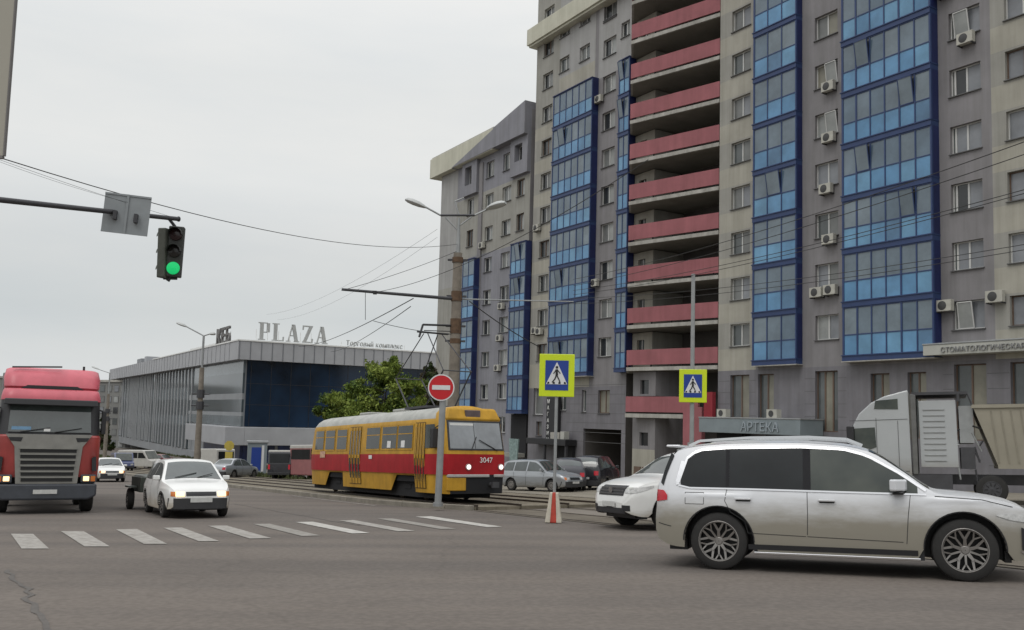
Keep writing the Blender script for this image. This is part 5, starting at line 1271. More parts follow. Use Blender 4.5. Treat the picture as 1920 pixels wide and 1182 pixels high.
    for y in (-.30, .98-.1):
        l_ = MB(); l_.lathe([(-.03,.10),(.03,.10),(.035,.075)], (0,y,1.10), SIL, n=20, ax='x'); o = l_.build('headlamp', B)
        l_ = MB(); l_.lathe([(.036,.074),(.045,.001)], (0,y,1.10), LAMPW, n=20, ax='x'); l_.build('headlamp_bulb', o)
    text_mesh('3047', .235, .008, WHITEP, 'fleet_number', B, Matrix.Translation((.012, .10, 1.24)) @ Matrix.Rotation(PI/2, 4, 'Z') @ Matrix.Rotation(PI/2, 4, 'X'))
    s_ = MB(); s_.box(-.1,.05,-1.02,.45,.78,.87,SIL); s_.box(-.1,.05,.62,1.02,.78,.87,SIL); s_.build('bumper', B, bevel=.02)
    s_ = MB(); s_.box(-.35,.03,-1.02,-.38,.36,.775,YEL); s_.build('corner_skirt', B, bevel=.03)
    s_ = MB(); s_.box(-1.6,-.2,-.9,.95,.38,.8,DARK); s_.bar((-.2,.5,.55),(.28,.5,.55),.07,DSTEEL); s_.box(.26,.36,.38,.62,.46,.64,DSTEEL); s_.build('coupler', B)
    mr = MB(); mr.box(-.62,-.44,-1.34,-1.16,1.70,2.30,BLACKP); mr.bar((-.3,-1.12,2.45),(-.5,-1.26,2.3),.02,BLACKP); mr.build('side_mirror', B, bevel=.03)
    for c in (-2.95, -9.45):
        q = MB(); q.box(c-1.25,c+1.25,-.62,.62,.30,.55,DSTEEL); q.box(c-.25,c+.25,-1.0,1.0,.35,.5,DARK); o = q.build('bogie', B)
        for x in (c-.95, c+.95):
            for sg in (-1,1): q = MB(); q.lathe([(sg*.70,.05),(sg*.70,.34),(sg*.76,.34),(sg*.80,.30),(sg*.80,.08),(sg*.84,.01)], (x,0,.34), RUSTY, n=24); q.build('wheel', o)
        q = MB(); q.box(c-.97,c+.97,-1.1,1.1,.60,.84,DARK); q.build('wheel_well', B)
    q = MB(); q.box(-L+.35,-.9,-.98,1.02,.10,.62,DARK); q.build('underframe', B)  # box extended low and near black to stand in for shade beneath the tram
    # pantograph
    q = MB(); bx = -3.3; base = [(bx+.7,3.12),(bx-.7,3.12)]; kn = [(bx+1.9,4.25),(bx-1.9,4.25)]; hd = [(bx+.15,5.72),(bx-.15,5.72)]
    for y in (-.55,.55):
        for s_, (bb, kk, hh) in enumerate(zip(base, kn, hd)):
            q.bar((bb[0],y,bb[1]),(kk[0],y*.95,kk[1]),.028,DSTEEL,n=6); q.bar((kk[0],y*.95,kk[1]),(hh[0],y*.5,hh[1]),.02,DSTEEL,n=6)
    for kk in kn: q.bar((kk[0],-.55,kk[1]),(kk[0],.55,kk[1]),.022,DSTEEL,n=6)
    q.box(bx-.9,bx+.9,-.6,.6,3.06,3.14,DSTEEL); q.bar((bx,-.6,5.75),(bx,.6,5.75),.035,BLACKP,n=6); q.bar((bx+.2,-.55,5.73),(bx+.2,.55,5.73),.025,BLACKP,n=6)
    q.build('pantograph', B)
    for x in (-5.2, -8.4): q = MB(); q.box(x-.5,x+.5,-.4,.4,3.03,3.14,ROOF); q.build('roof_box', B, bevel=.04)
BRFRT = mat('tram_door_frame', (.40,.22,.03), rough=.5, var=.1); RUSTY = mat('wheel_iron', (.06,.045,.035), rough=.7, metal=.3, var=.3, scale=8)
tram()

# ------------------------------------------------------------------ other cars
SILV = paint('silver_paint', (.36,.38,.40), dirt=(.2,.19,.17), dz=(.2,.5), rough=.3, metal=.5); DKP = paint('black_paint', (.02,.02,.025), rough=.25); BLUP = paint('dark_blue_paint', (.02,.035,.12), rough=.3)
DKG = paint('dark_grey_paint', (.045,.045,.055), rough=.3); REDP = paint('dark_red_paint', (.16,.02,.025), rough=.35)
q = on_ground(1000, 922); dd = Vector((.62,-.78)).normalized()
estate('silver hatchback parked beside the tram front below the apartment tower', q.x+.35, q.y+.9, Vector((.75,-.66)).normalized(), SILV, lit=False, L=4.3, H=1.52, W=1.75, nm='hatchback')
q = on_ground(1066, 920); estate('dark grey hatchback parked tail first right of the silver one', q.x, q.y+1.2, Vector((.0,1)), DKG, lit=False, L=4.4, H=1.62, W=1.8, nm='hatchback')
q = on_ground(1120, 918); estate('black estate car parked in front of the dark archway', q.x, q.y+.6, Vector((.35,.94)).normalized(), DKP, lit=False, L=4.6, H=1.75, W=1.85)
q = on_ground(190, 904); estate('white saloon with lit headlamps following behind the red lorry', q.x-.3, q.y+1.5, d2, WHP, L=4.3, prof='sedan', nm='saloon_car')
q = on_ground(438, 897); estate('silver saloon parked in front of the shopping centre canopy', q.x, q.y, Vector((.3,.95)).normalized(), SILV, lit=False, L=4.3, prof='sedan', nm='saloon_car', W=1.75)
def van(x, y, dd, L, W, H, m, m2, label, nm='van', roof=None, winrow=True, cat='van'):
    B = street_empty(nm, x, y, dd[0], dd[1], label, cat)
    hl = L/2; b = MB(); prof = [(-hl,.35),(-hl,H*.55),(-hl+.06,H-.12),(-hl+.2,H),(hl-1.45,H),(hl-1.2,H-.06),(hl-.62,H*.56),(hl-.1,H*.48),(hl,H*.3),(hl,.35)]
    b.prism(prof, 'y', -W/2, W/2, m); b.build('body', B, bevel=.07)
    if roof: b = MB(); b.prism([(-hl+.05,H*(.62 if m is not OFFR else .9)),(-hl+.1,H+.02),(hl-1.4,H+.02),(hl-(.75 if m is not OFFR else 1.25),H*(.62 if m is not OFFR else .9))], 'y', -W/2-.012, W/2+.012, roof); b.build('canvas_top', B, bevel=.05)
    for sg in (-1,1):
        y0, y1 = sorted((sg*(W/2+.004), sg*(W/2+.014)))
        g = MB(); g.prism([(hl-1.9,H*.6),(hl-.85,H*.6),(hl-1.3,H*.88),(hl-1.9,H*.88)], 'y', y0, y1, CGL); g.build('side_window', B)
        if winrow: g = MB(); g.prism([(-hl+.3,H*.6),(hl-2.0,H*.6),(hl-2.0,H*.88),(-hl+.3,H*.88)], 'y', y0, y1, CGL); g.build('side_window', B)
        for xx in (hl-.8, -hl+.9): wheel_mesh(B, xx, sg*(W/2-.12), .33, .2, sg, 'cap', .6)
        l = MB(); l.box(hl-.01,hl+.02,min(sg*W*.30,sg*W*.44),max(sg*W*.30,sg*W*.44),H*.33,H*.42,LAMPC); l.build('headlamp', B)
        l = MB(); l.box(-hl-.02,-hl+.01,min(sg*W*.38,sg*W*.46),max(sg*W*.38,sg*W*.46),H*.36,H*.52,REDL); l.build('tail_lamp', B)
    g = MB(); g.hexa([(hl-.64,-W*.43,H*.58),(hl-.64,W*.43,H*.58),(hl-1.18,W*.41,H*.95),(hl-1.18,-W*.41,H*.95),(hl-.60,-W*.43,H*.59),(hl-.60,W*.43,H*.59),(hl-1.15,W*.41,H*.965),(hl-1.15,-W*.41,H*.965)], CGL2); g.build('windscreen', B)
    g = MB(); g.box(-hl-.014,-hl+.0,-W*.40,W*.40,H*.58,H*.88,CGL); g.build('rear_window', B)
    g = MB(); g.box(hl-.02,hl+.05,-W*.46,W*.46,.34,.55,BLACKP); g.box(-hl-.05,-hl+.02,-W*.46,W*.46,.34,.52,BLACKP); g.build('bumper', B, bevel=.02)
    return B
OFFW = mat('van_offwhite', (.42,.41,.38), rough=.5, coat=.2, var=.08); OFFR = mat('van_red', (.27,.10,.10), rough=.5, coat=.2, var=.12)
q = on_ground(262, 882); van(q.x, q.y, Vector((.95,-.3)).normalized(), 4.8, 1.95, 2.15, OFFW, 0, 'pale minibus with dark windows standing across the road near the mall', 'minibus', cat='minibus')
q = on_ground(228, 884); van(q.x, q.y, Vector((.5,-.86)).normalized(), 4.2, 1.8, 1.9, BLUP, 0, 'dark blue van standing left of the pale minibus')
q = on_ground(302, 880); estate('dark red saloon standing right of the pale minibus', q.x, q.y, Vector((.9,-.4)).normalized(), REDP, lit=False, prof='sedan', nm='saloon_car')
q = on_ground(397, 888); van(q.x, q.y, Vector((-.75,.65)).normalized(), 4.6, 1.95, 2.3, OFFW, 0, 'white box van behind the small white estate car', winrow=False)
q = on_ground(545, 900); van(q.x, q.y+.8, Vector((.25,.97)).normalized(), 4.2, 1.8, 2.0, DKP, 0, 'dark off road car with white canvas roof left of the tram', 'off_road_car', roof=OFFW, cat='car')
q = on_ground(594, 902); van(q.x+.1, q.y+.2, Vector((.7,-.71)).normalized(), 4.6, 1.9, 2.35, OFFR, 0, 'red and white van just behind the rear of the tram', roof=OFFW)

# ------------------------------------------------------------------ signs
YG = mat('fluorescent_yellow_green', (.58,.70,.012), rough=.4, var=.03); SBLUE = mat('sign_blue', (.012,.045,.26), rough=.4, var=.04); SRED = mat('sign_red', (.52,.012,.018), rough=.4, var=.04); SWH = mat('sign_white', (.66,.66,.66), rough=.45, var=.03); SBK = mat('sign_black', (.012,.012,.012), rough=.5, var=0)
def face_cam(px, py, Y, turn=0):
    p = at(px, py, Y); return p
def flat(b, P, y, m, d=.006):
    b.prism(P, 'y', y-d, y, m)
def crossing_board(B, w_, h, z):          # local: front is -y
    b = MB(); b.box(-w_/2, w_/2, 0, .03, z-h/2, z+h/2, YG); o = b.build('sign_board', B, bevel=.012)
    iw, ih = w_*.66, h*.70
    b = MB(); b.box(-iw/2, iw/2, -.008, -.001, z-ih/2, z+ih/2, SBLUE); b.build('blue_field', o)
    b = MB(); flat(b, [(-iw*.46, z-ih*.30), (iw*.46, z-ih*.30), (0, z+ih*.45)], -.009, SWH); b.build('white_triangle', o)
    b = MB(); s_ = ih
    def L(pts, r, y=-.016):
        for (a, c), (e, f) in zip(pts, pts[1:]): b.obox((a*s_, y-.004, z+c*s_), (e*s_, y-.004, z+f*s_), .008, r*s_*2, SBK, up=Vector((0,0,1)) if abs(e-a) > abs(f-c) else Vector((1,0,0)))
    b.lathe([(-.022,.045*s_),(-.016,.045*s_)], (.0,0,z+.27*s_), SBK, n=12); b.face([(.045*s_*math.cos(t*PI/6), -.0222, z+.27*s_+.045*s_*math.sin(t*PI/6)) for t in range(12)], SBK)
    b.prism([(-.045*s_, z+.20*s_), (.03*s_, z+.21*s_), (.045*s_, z+.0*s_), (-.04*s_, z-.02*s_)], 'y', -.022, -.016, SBK)
    def limb(a, c, e, f, r):
        v = Vector((e-a, f-c)).normalized(); n_ = Vector((-v.y, v.x))*r
        b.prism([((a+n_.x)*s_, z+(c+n_.y)*s_), ((a-n_.x)*s_, z+(c-n_.y)*s_), ((e-n_.x)*s_, z+(f-n_.y)*s_), ((e+n_.x)*s_, z+(f+n_.y)*s_)], 'y', -.0215, -.0165, SBK)
    limb(0, .0, .07, -.13, .022); limb(.07, -.12, .12, -.26, .02); limb(-.02, .0, -.06, -.13, .022); limb(-.06, -.12, -.15, -.24, .02); limb(.02, .18, .12, .06, .016); limb(-.03, .18, -.11, .05, .016)
    for k in range(4): a = -.30+.2*k; b.prism([((a-.045)*s_*.95, z-.29*s_), ((a+.045)*s_*.95, z-.29*s_), ((a+.03)*s_*.9, z-.22*s_), ((a-.03)*s_*.9, z-.22*s_)], 'y', -.0155, -.0125, SBK)
    b.build('walking_figure', o)
def ped_sign_1():
    q = on_ground(1038, 979, .02); Y = q.y; c = at(1039, 704, Y)
    g = q.z; rz = math.radians(-6)
    B = empty('crossing_sign', (q.x, q.y, g), rz, 'larger yellow bordered pedestrian crossing sign on red and white block base', 'road sign')
    z = c.z-g; k = Y/1700*1.0
    b = MB(); b.bar((0,.06,.3),(0,.06,z+.3),.038,STEEL); b.build('post', B)
    crossing_board(B, 66*k, 80*k, z)
    b = MB(); b.box(-.14,.14,.03,.05,z-.2,z-.16,STEEL); b.box(-.14,.14,.03,.05,z+.16,z+.2,STEEL); b.build('bracket', B)
    R3 = mat('block_red', (.42,.05,.03), rough=.7, var=.2, scale=6); W3 = mat('block_cream', (.50,.46,.38), rough=.8, var=.15, scale=5)
    h = .70
    for a, c_, m in ((-.20,-.075,W3),(-.075,.075,R3),(.075,.20,W3)):
        b = MB(); f = .50; b.hexa([(a,-.2,0),(c_,-.2,0),(c_,.2,0),(a,.2,0),(a*f,-.1,h),(c_*f,-.1,h),(c_*f,.1,h),(a*f,.1,h)], m); b.build('base_block', B, bevel=.01)
ped_sign_1()
def ped_sign_2():
    q = on_ground(1297, 955, .02); c = at(1301.5, 724, q.y); g = q.z; top = at(1300, 513, q.y)
    B = empty('crossing_sign', (q.x, q.y, g), math.radians(-16), 'smaller yellow bordered pedestrian crossing sign on a tall grey pole', 'road sign')
    z = c.z-g; k = q.y/1700
    b = MB(); b.bar((-.03,.12,0),(-.03,.12,top.z-g),.075,STEEL,.06,n=12); b.build('pole', B)
    crossing_board(B, 51*k, 62*k, z)
    b = MB(); b.box(-.10,.06,.03,.08,z-.2,z-.16,DSTEEL); b.box(-.10,.06,.03,.08,z+.16,z+.2,DSTEEL); b.box(-.15,.1,.02,.2,1.85,2.05,STEEL); b.build('bracket', B)
ped_sign_2()
def no_entry():
    q = on_ground(820, 950, .12); c = at(829, 727, q.y); g = q.z; k = q.y/1700
    B = empty('no_entry_sign', (q.x, q.y, g), math.radians(-3), 'round red no entry sign on a thick pale grey post beside the tram', 'road sign')
    z = c.z-g
    b = MB(); b.bar((0,.12,0),(0.05,.12,z-.12),.105,STEEL,.095,n=14); b.bar((0,.12,0),(0,.12,.1),.15,STEEL,n=14); b.build('post', B)
    b = MB(); r = 25*k; b.lathe([(.02,.001),(.02,r),(0,r),(-.002,.001)], (0,0,z), SWH, n=40); o = b.build('sign_disc', B)
    b = MB(); b.lathe([(-.004,r*.91),(-.008,.001)], (0,0,z), SRED, n=40); b.build('red_field', o)
    b = MB(); b.box(-r*.68,r*.68,-.016,-.009,z-r*.17,z+r*.17,SWH); b.build('white_bar', o)
    b = MB(); b.box(-.1,.1,.02,.05,z-.3,z-.24,DSTEEL); b.build('bracket', B)
no_entry()
# ------------------------------------------------------------------ traffic light arm
def traffic_light():
    D = 16.5; tip = at(334, 411, D); dirn = at(0, 375, 13.9)-tip; dirn.normalize()
    base = tip+dirn*7.2; g = G(base.x, base.y)
    B = empty('traffic_light', (base.x, base.y, g), 0, 'overhead traffic light showing green on a long dark arm', 'traffic light')
    o_ = Vector((base.x, base.y, g)); T = tip-o_; R = base-o_
    b = MB(); b.bar((0,0,0),(0,0,R.z+.3),.11,DSTEEL,.08,n=12); b.build('pole', B)
    b = MB(); b.bar(R, T, .055, DSTEEL, .04, n=10); b.bar(T, T+dirn*-.02, .05, DSTEEL, n=10); b.build('arm', B)
    hd = at(326, 470, D)-o_; HS = mat('signal_housing', (.035,.038,.034), rough=.5, var=.1); VIS = mat('signal_side', (.075,.08,.065), rough=.6, var=.2, scale=4)
    # head 1 faces the camera; head 2 is mounted on its left, seen edge on
    z0, z1 = (at(322, 519, D)-o_).z, (at(330, 424, D)-o_).z; h = z1-z0
    H1 = empty('signal_head', (hd.x, hd.y, z0)); H1.parent = B; H1.rotation_euler = (0, math.radians(1.5), math.radians(10))
    b = MB(); w_ = .27; b.box(-w_/2, w_/2, 0, .16, 0, h, HS); b.build('housing', H1, bevel=.02)
    for i in range(3):
        zc = h*(1/6+i/3); m = [mat('signal_green_lit', (.005,.42,.12), emit=.8, var=0), mat('signal_lens_dark', (.022,.02,.018), rough=.2, var=0), mat('signal_lens_red_off', (.030,.014,.015), rough=.2, var=0)][i]
        l = MB(); l.lathe([(-.002,.118),(-.03,.11),(-.045,.06),(-.05,.001)], (0,0,zc), m, n=24); l.build('lens', H1)
        v = MB(); R_ = []
        for k in range(13): t = PI*k/12; R_.append([(.125*math.cos(t), 0, zc+.125*math.sin(t)), (.118*math.cos(t), -.16, zc+.118*math.sin(t)-.01)])
        v.grid(R_, HS, True) if i else None
        if i: v.build('visor', H1)
    H2 = empty('signal_head', (hd.x-.262, hd.y+.10, z0-.02)); H2.parent = B; H2.rotation_euler = (0, math.radians(2.5), math.radians(-100))
    b = MB(); b.box(-w_/2, w_/2, 0, .16, 0, h*.97, VIS); b.build('housing', H2, bevel=.02)
    for i in range(3):
        v = MB(); zc = h*.97*(1/6+i/3); R_ = []
        for k in range(13): t = PI*k/12; R_.append([(.125*math.cos(t), 0, zc+.125*math.sin(t)), (.118*math.cos(t), -.03, zc+.118*math.sin(t)-.01)])
        v.grid(R_, VIS, True); v.build('visor', H2)
        l = MB(); l.lathe([(-.002,.11),(-.03,.001)], (0,0,zc), SBK, n=20); l.build('lens', H2)
    b = MB(); p = at(317, 411, D)-o_; b.bar(p, (hd.x-.03, hd.y+.08, z1+.0), .03, DSTEEL); b.bar((hd.x-.12, hd.y+.1, z0-.07), (hd.x-.05, hd.y+.1, z0+.05), .035, DSTEEL); b.bar((hd.x-.2, hd.y+.1, z0-.02), (hd.x+.05, hd.y+.1, z0-.02), .025, DSTEEL); b.build('hanger', B)
    # road sign seen from behind, clamped on the arm
    c = at(237, 402, D-1.0); S_ = empty('road_sign', c, math.radians(12), 'grey back of a square road sign clamped on the traffic light arm', 'road sign'); S_.rotation_euler = (0, math.radians(3.2), math.radians(12))
    k = (D-1.0)/1700; w_, h = 83*k, 76*k
    SB = mat('sign_back_grey', (.26,.28,.29), rough=.6, var=.1, scale=3)
    b = MB(); b.box(-w_/2, w_/2, .0, .012, -h/2, h/2, SB); b.build('sign_plate', S_)
    b = MB(); b.box(-.02,.02,-.02,-.002,-h/2,h/2,SB); b.box(-w_/2,w_/2,-.012,-.002,h/2-.03,h/2,SB); b.box(-w_/2,w_/2,-.012,-.002,-h/2,-h/2+.03,SB); b.build('sign_rib', S_)
    b = MB(); b.box(-.2,-.14,-.09,-.003,-.12,.03,DSTEEL); b.build('clamp', S_); b = MB(); b.box(.14,.2,-.09,-.003,-.14,.01,DSTEEL); b.build('clamp', S_)
traffic_light()
def hoarding():
    a = at(5, 292, 9.0); t = at(27, 2, 9.0)
    B = empty('billboard', (a.x-1.5, a.y, G(a.x-1.5, a.y)), math.radians(0), 'tall beige panel edge hanging high at the left border', 'billboard')
    g = B.location.z; sl = (t.x-a.x)/(t.z-a.z)
    b = MB(); x0 = -1.0; X1 = 1.5+sl*3.5; P = [(x0, a.z-g), (1.5, a.z-g), (X1, a.z-g+3.5), (x0, a.z-g+3.5)]
    b.prism(P, 'y', 0, .03, mat('billboard_beige', (.36,.34,.285), rough=.7, var=.06, scale=.6)); b.build('panel', B)
    b = MB(); b.prism([(1.502,a.z-g),(1.515,a.z-g),(X1+.015,a.z-g+3.5),(X1+.002,a.z-g+3.5)],'y',-.005,.035,mat('billboard_frame', (.16,.15,.145), rough=.6, var=.1)); b.box(x0,1.5,-.005,.035,a.z-g-.03,a.z-g-.002,MATS['billboard_frame']); b.build('frame', B)
    b = MB(); b.bar((-.6,.12,0),(-.6,.12,a.z-g),.12,DSTEEL); b.build('post', B)
hoarding()
# ------------------------------------------------------------------ lamp posts and the tram line
LH = mat('lamp_head_grey', (.42,.43,.42), rough=.45, var=.08)
def lamp_head(B, a, b_, w_=.32):
    a = Vector(a); b_ = Vector(b_); d = (b_-a).normalized(); m = MB(); n = 8; up = Vector((0,0,1)); r = d.cross(up).normalized(); u = r.cross(d)
    prof = [(0,.25,.3),(.12,.6,.55),(.35,.95,.9),(.65,1,1),(.88,.8,.8),(1,.35,.4)]; rows = []
    for f, wf, hf in prof:
        c = a+(b_-a)*f; ring = []
        for k in range(13):
            t = 2*PI*k/12; ring.append(c+r*math.cos(t)*w_/2*wf+u*(math.sin(t)*w_*.33*hf*(1.0 if math.sin(t) > 0 else .5)))
        rows.append(ring)
    m.grid(rows, LH, True); m.face(rows[0][:-1], LH); m.face(rows[-1][:-1], LH); m.build('lamp_head', B)
def tram_pole():
    Y = 38.0; top = at(861, 398, Y); q = on_ground(848, 925, .1); 
    bx, by = top.x-.04*0, Y; g = G(bx, by)+.1
    B = empty('lamp_post', (bx, by, g), 0, 'tall weathered concrete tram line pole with two street lamps', 'street lamp')
    o_ = Vector((bx, by, g)); P = lambda x, y, dy=0: at(x, y, Y+dy)-o_
    H = top.z-g; b = MB(); zc = (at(858, 475, Y)-o_).z
    b.bar((0,0,0),(0,0,zc),.27,CONC,.185,n=16); b.build('concrete_shaft', B)
    b = MB(); b.bar((0,0,zc),(0,0,H-.25),.10,STEEL,.05,n=10); b.build('steel_extension', B)
    for y_, hh in ((488,.22),(556,.42),(612,.62),(640,.2)):
        b = MB(); z = (at(857, y_, Y)-o_).z; b.bar((0,0,z-hh/2),(0,0,z+hh/2),.235,RUSTY2,n=14); b.box(-.42,.42,-.05,.05,z-.04,z+.04,DSTEEL); b.build('clamp', B)
    a = MB(); z1 = (at(860, 404, Y)-o_).z
    a.bar(P(826,404), P(890,404), .05, DSTEEL); a.bar(P(826,404), P(797,388), .04, STEEL); a.bar(P(890,404), P(915,392), .04, STEEL); a.bar(P(858,432), P(835,408), .03, STEEL); a.bar(P(860,425), P(884,407), .03, STEEL); a.bar(P(853,378), P(860,402), .03, STEEL); a.bar(P(853,378), P(870,371), .03, STEEL)
    a.build('lamp_bracket', B)
    lamp_head(B, P(799,390), P(760,375), .52); lamp_head(B, P(912,393), P(948,381,-.5), .52)
    a = MB(); a.bar(P(641,543,-2), P(857,561), .055, DSTEEL, .075); a.bar(P(857,561), P(1075,566,1.5), .03, STEEL, .025); a.box(*sum([[P(703,549,-1.5)[i]-.07, P(703,549,-1.5)[i]+.07] for i in range(3)], []), BLACKP); a.build('catenary_arm', B)
    a = MB(); a.bar(P(793,609,-.6), P(857,611), .045, BLACKP); a.bar(P(795,620,-.6), P(857,622), .02, DSTEEL); a.bar(P(793,609,-.6), P(786,632,-.8), .045, BLACKP); a.build('lower_arm', B)
    # catenary arm hangs the contact wires
    return B
RUSTY2 = mat('rusty_clamp', (.10,.06,.035), rough=.85, var=.35, scale=5)
tram_pole()
def lamp_post(px, ptop, pbase, Y, heads, label, r=.14):
    top = at(px, ptop, Y); g = G(top.x, Y)
    B = empty('lamp_post', (top.x, Y, g), 0, label, 'street lamp', None)
    o_ = Vector((top.x, Y, g)); P = lambda x, y, dy=0: at(x, y, Y+dy)-o_
    b = MB(); zs = (top.z-g)*.78; b.bar((0,0,0),(0,0,zs),r*1.5,CONC,r,n=12); b.bar((0,0,zs),(0,0,top.z-g),r*.5,STEEL,n=8); b.build('shaft', B)
    b = MB(); 
    for (hx, hy, ex, ey) in heads: b.bar((0,0,top.z-g), P(ex, ey), .04, STEEL)
    for f in (.52,.6): b.bar((0,0,(top.z-g)*f-.25),(0,0,(top.z-g)*f+.25),r*1.75,DSTEEL); b.bar((-.55,0,(top.z-g)*f),(.55,0,(top.z-g)*f),.05,DSTEEL)
    b.build('bracket', B)
    for (hx, hy, ex, ey) in heads: lamp_head(B, P(ex, ey), P(hx, hy), .4)
lamp_post(382, 630, 858, 56, ((331,606,352,614),(404,627,392,627)), 'grey double armed street lamp in front of the shopping centre')
lamp_post(206, 700, 855, 105, ((172,688,188,694),), 'small far street lamp between the red lorry and the shopping centre', r=.16)

# overhead wires: (start pixel, distance), (end pixel, distance), sag
def wire(a, b_, sag, r, label):
    A = at(*a); Bp = at(*b_); m = MB(); n = 24; pts = []
    for i in range(n+1):
        t = i/n; p = A.lerp(Bp, t); p.z -= sag*4*t*(1-t); pts.append(p-A)
    m.path(pts, r, WIRE, n=5)
    o = m.build('overhead_wire'); o.location = A
    set_tag(o, label, 'wire', 'overhead wires of the tram line and street lamps')
wire((0,296,14),(858,458,38), .62, .009, 'thick black cable sagging from the left edge to the concrete pole')
wire((0,300,13.5),(325,408,16.4), .02, .003, 'thin cable just under the thick one ending at the traffic light')
wire((0,304,13.2),(240,380,15.4), .03, .0025, 'lowest thin cable at the left edge behind the sign plate')
wire((705,548,36.5),(1215,300,20), .5, .010, 'thin wire rising right from the concrete pole arm')
wire((775,560,37),(560,650,110), .5, .022, 'black contact wire running left from the pole arm towards the shopping centre')
wire((770,575,37),(620,660,110), .4, .018, 'thinner wire below the contact wire left of the pole')
wire((640,545,35),(860,470,38), .1, .010, 'thin stay wire from the tip of the long arm')
wire((820,430,60),(500,590,140), 1.2, .009, 'faint long wire high above the shopping centre sign')
wire((820,445,58),(520,600,130), 1.2, .008, 'second faint wire close under the long high one')
wire((685,548,36.2),(685,600,36.2), 0, .012, 'short vertical wire hanging from the long pole arm')
wire((700,602,36.5),(860,628,38), .1, .012, 'short slanting wire right of the hanging vertical wire')
wire((880,565,38),(1010,650,40), .1, .022, 'black wire slanting down right from the concrete pole')
for i, (y0, y1, Y0, Y1) in enumerate(((524,252,34,15),(536,276,34,15.5),(545,345,36,17),(553,352,36,17.5),(560,452,38,20),(570,462,38,20))):
    names = ['topmost','second','third','fourth','fifth','lowest']
    wire((1075,y0,Y0),(1960,y1,Y1), .25, .009, names[i]+' of the six thin wires crossing the facade right of the pole')
q = on_ground(427, 893)
def yellow_sign():
    B = empty('road_sign', q, 0, 'small yellow sign on a post left of the parked silver saloon', 'road sign')
    b = MB(); b.bar((0,.03,0),(0,.03,2.7),.05,STEEL); b.build('post', B)
    b = MB(); Yw = mat('sign_yellow_dull', (.42,.33,.06), rough=.6, var=.15); b.prism([(.42*math.cos(k*PI/4+PI/8), 2.45+.42*math.sin(k*PI/4+PI/8)) for k in range(8)], 'y', -.02, .0, Yw); b.box(-.3,.3,-.02,0,1.3,1.95,Yw); b.build('sign_plate', B)
yellow_sign()
q = on_ground(464, 889)
def kiosk():
    B = empty('kiosk', (q.x, q.y+3, q.z-.15), .3, 'narrow blue kiosk with a pale frame behind the silver saloon', 'kiosk')
    b = MB(); b.box(-.9,.9,0,1.6,0,2.9,SIGNB); b.box(-1.0,1.0,-.1,1.7,2.9,3.1,STEEL); b.build('walls', B, bevel=.03)
    b = MB(); b.box(-.55,.35,-.02,-.002,.3,2.5,SBLUE); b.box(.4,.62,-.03,-.003,.2,2.7,SWH); b.build('door', B)
kiosk()
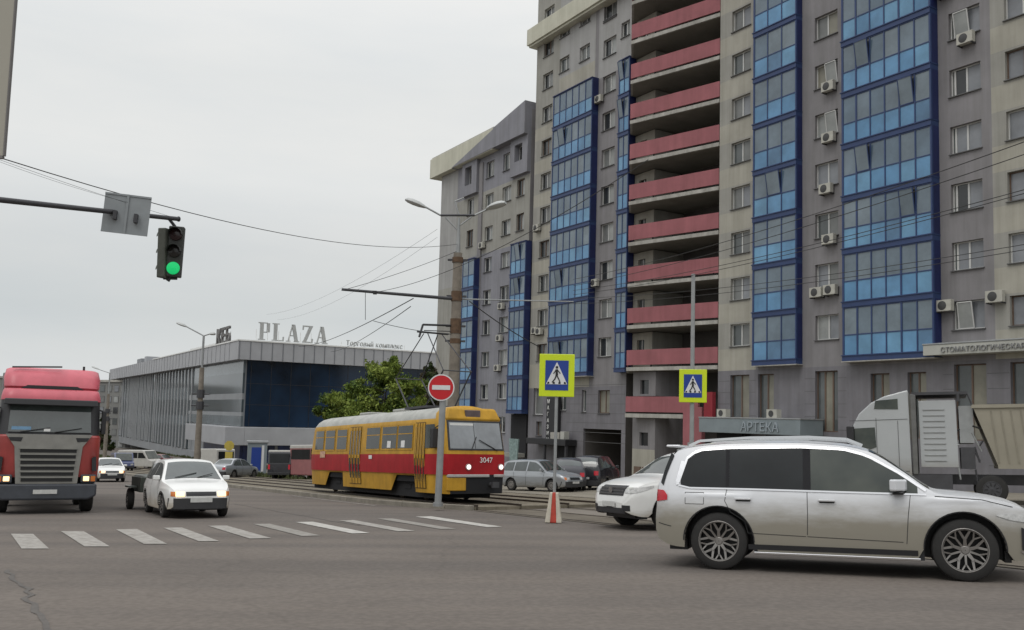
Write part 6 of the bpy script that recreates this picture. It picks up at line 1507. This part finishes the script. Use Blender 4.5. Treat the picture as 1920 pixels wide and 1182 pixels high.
# ------------------------------------------------------------------ trees
LEAF = [mat('leaf_%d' % i, c, rough=.7, var=.25, scale=1.5, spec=.2) for i, c in enumerate([(.15,.20,.035), (.10,.15,.028), (.20,.25,.05), (.06,.095,.02)])]
LEAFD = [mat('leaf_dark_%d' % i, c, rough=.7, var=.25, scale=1.5, spec=.2) for i, c in enumerate([(.035,.055,.016), (.05,.065,.022), (.06,.05,.03)])]
BARK = mat('bark', (.07,.055,.04), rough=.95, var=.3, scale=6)
for l_ in []:
    b_ = l_.node_tree.nodes['Principled BSDF']; b_.inputs['Subsurface Weight'].default_value = 0
def tree(x, y, H, clumps, label, leaves, n, size=.16, seed=1, trunk_h=.3, r=.16):
    rnd = random.Random(seed); g = G(x, y)
    B = empty('broadleaf_tree', (x, y, g), 0, label, 'tree')
    t = MB(); t.bar((0,0,0),(0.05,0,H*trunk_h),r,BARK,r*.75,n=10)
    for cx, cy, cz, rx, ry, rz_ in clumps:
        a = Vector((.05,0,H*trunk_h*.85)); c = Vector((cx,cy,cz-rz_*.3)); m = a.lerp(c, .5)+Vector((0,0,-.15*rz_)); t.bar(a, m, r*.5, BARK, r*.3, n=6); t.bar(m, c, r*.3, BARK, r*.1, n=6)
        for k in range(3):
            e_ = c+Vector((rnd.uniform(-rx,rx), rnd.uniform(-ry,ry), rnd.uniform(0,rz_)))*.7; t.bar(c, e_, r*.12, BARK, r*.04, n=5)
    t.build('trunk', B)
    b = MB(); vol = [c[3]*c[4]*c[5] for c in clumps]
    sub = []
    for c, v in zip(clumps, vol):
        for k in range(int(10+26*v/max(vol))):
            d = Vector((rnd.gauss(0,1), rnd.gauss(0,1), rnd.gauss(0,1))).normalized()*rnd.uniform(.55, 1.08); sub.append((Vector((c[0]+d.x*c[3], c[1]+d.y*c[4], c[2]+d.z*c[5])), rnd.uniform(.16,.42)*max(c[3],.6)*.6, rnd.choice(leaves)))
    for k in range(n):
        s_ = rnd.choice(sub); p = s_[0]+Vector((rnd.gauss(0,1), rnd.gauss(0,1), rnd.gauss(0,.8)))*s_[1]*.62
        a = Vector((rnd.gauss(0,1), rnd.gauss(0,1), rnd.gauss(0,.6))).normalized(); c = a.orthogonal().normalized(); c.rotate(Matrix.Rotation(rnd.uniform(0,PI), 3, a)); e_ = a.cross(c); L = size*rnd.uniform(.6,1.35)
        m = s_[2] if rnd.random() < .75 else rnd.choice(leaves)
        b.face([p-c*L, p+e_*L*.45, p+c*L, p-e_*L*.45], m)
    b.build('crown', B, fix=False)
Yt = 50.0; k = Yt/1700
def cl(px, py, rx, rz_, ry=None, dy=0):
    p = at(px, py, Yt+dy); return (p.x-T0.x, dy, p.z-G(T0.x, Yt), rx*k, (ry or rx)*k*1.0, rz_*k)
T0 = at(705, 800, Yt)
tree(T0.x, Yt, 6.5, [cl(720,725,46,42), cl(670,745,42,34,dy=.6), cl(625,765,34,22,dy=-.3), cl(760,750,40,38,dy=.4), cl(700,780,80,30,dy=.0), cl(605,780,22,12), cl(730,690,22,20,dy=.3), cl(775,720,22,22,dy=-.2)], 'bushy light green tree behind the tram in front of the shopping centre', LEAF, 40000, size=.095, seed=4)
Yt = 58.0; k = Yt/1700; T0 = at(805, 800, Yt)
tree(T0.x, Yt, 7.0, [cl(803,715,16,34), cl(812,748,24,26,dy=.3), cl(790,760,18,20,dy=-.2)], 'narrow dark tree beside the light green tree at the corner of the apartment wing', LEAFD, 7000, size=.13, seed=9)
Yt = 150.0; k = Yt/1700; T0 = at(197, 850, Yt)
tree(T0.x, Yt, 9, [cl(196,800,8,20), cl(194,825,12,18), cl(204,835,10,12)], 'small dark tree far behind the red lorry', LEAFD, 2600, size=.3, seed=12, r=.25)
# ------------------------------------------------------------------ groups of like things
for o in bpy.data.objects:
    if o.parent or not o.get('category'): continue
    g_ = {'car': 'cars and small vehicles on the street', 'lorry': 'lorries on the crossing', 'apartment building': 'apartment buildings along the street', 'street lamp': 'street lamps along the tram line', 'tree': 'trees by the shopping centre', 'road sign': 'road signs around the crossing', 'roof sign': 'letter signs on the shopping centre roof', 'shop sign': 'shop signs on the apartment tower', 'van': 'vans near the shopping centre'}.get(o['category'])
    if g_ and not o.get('group'): o['group'] = g_
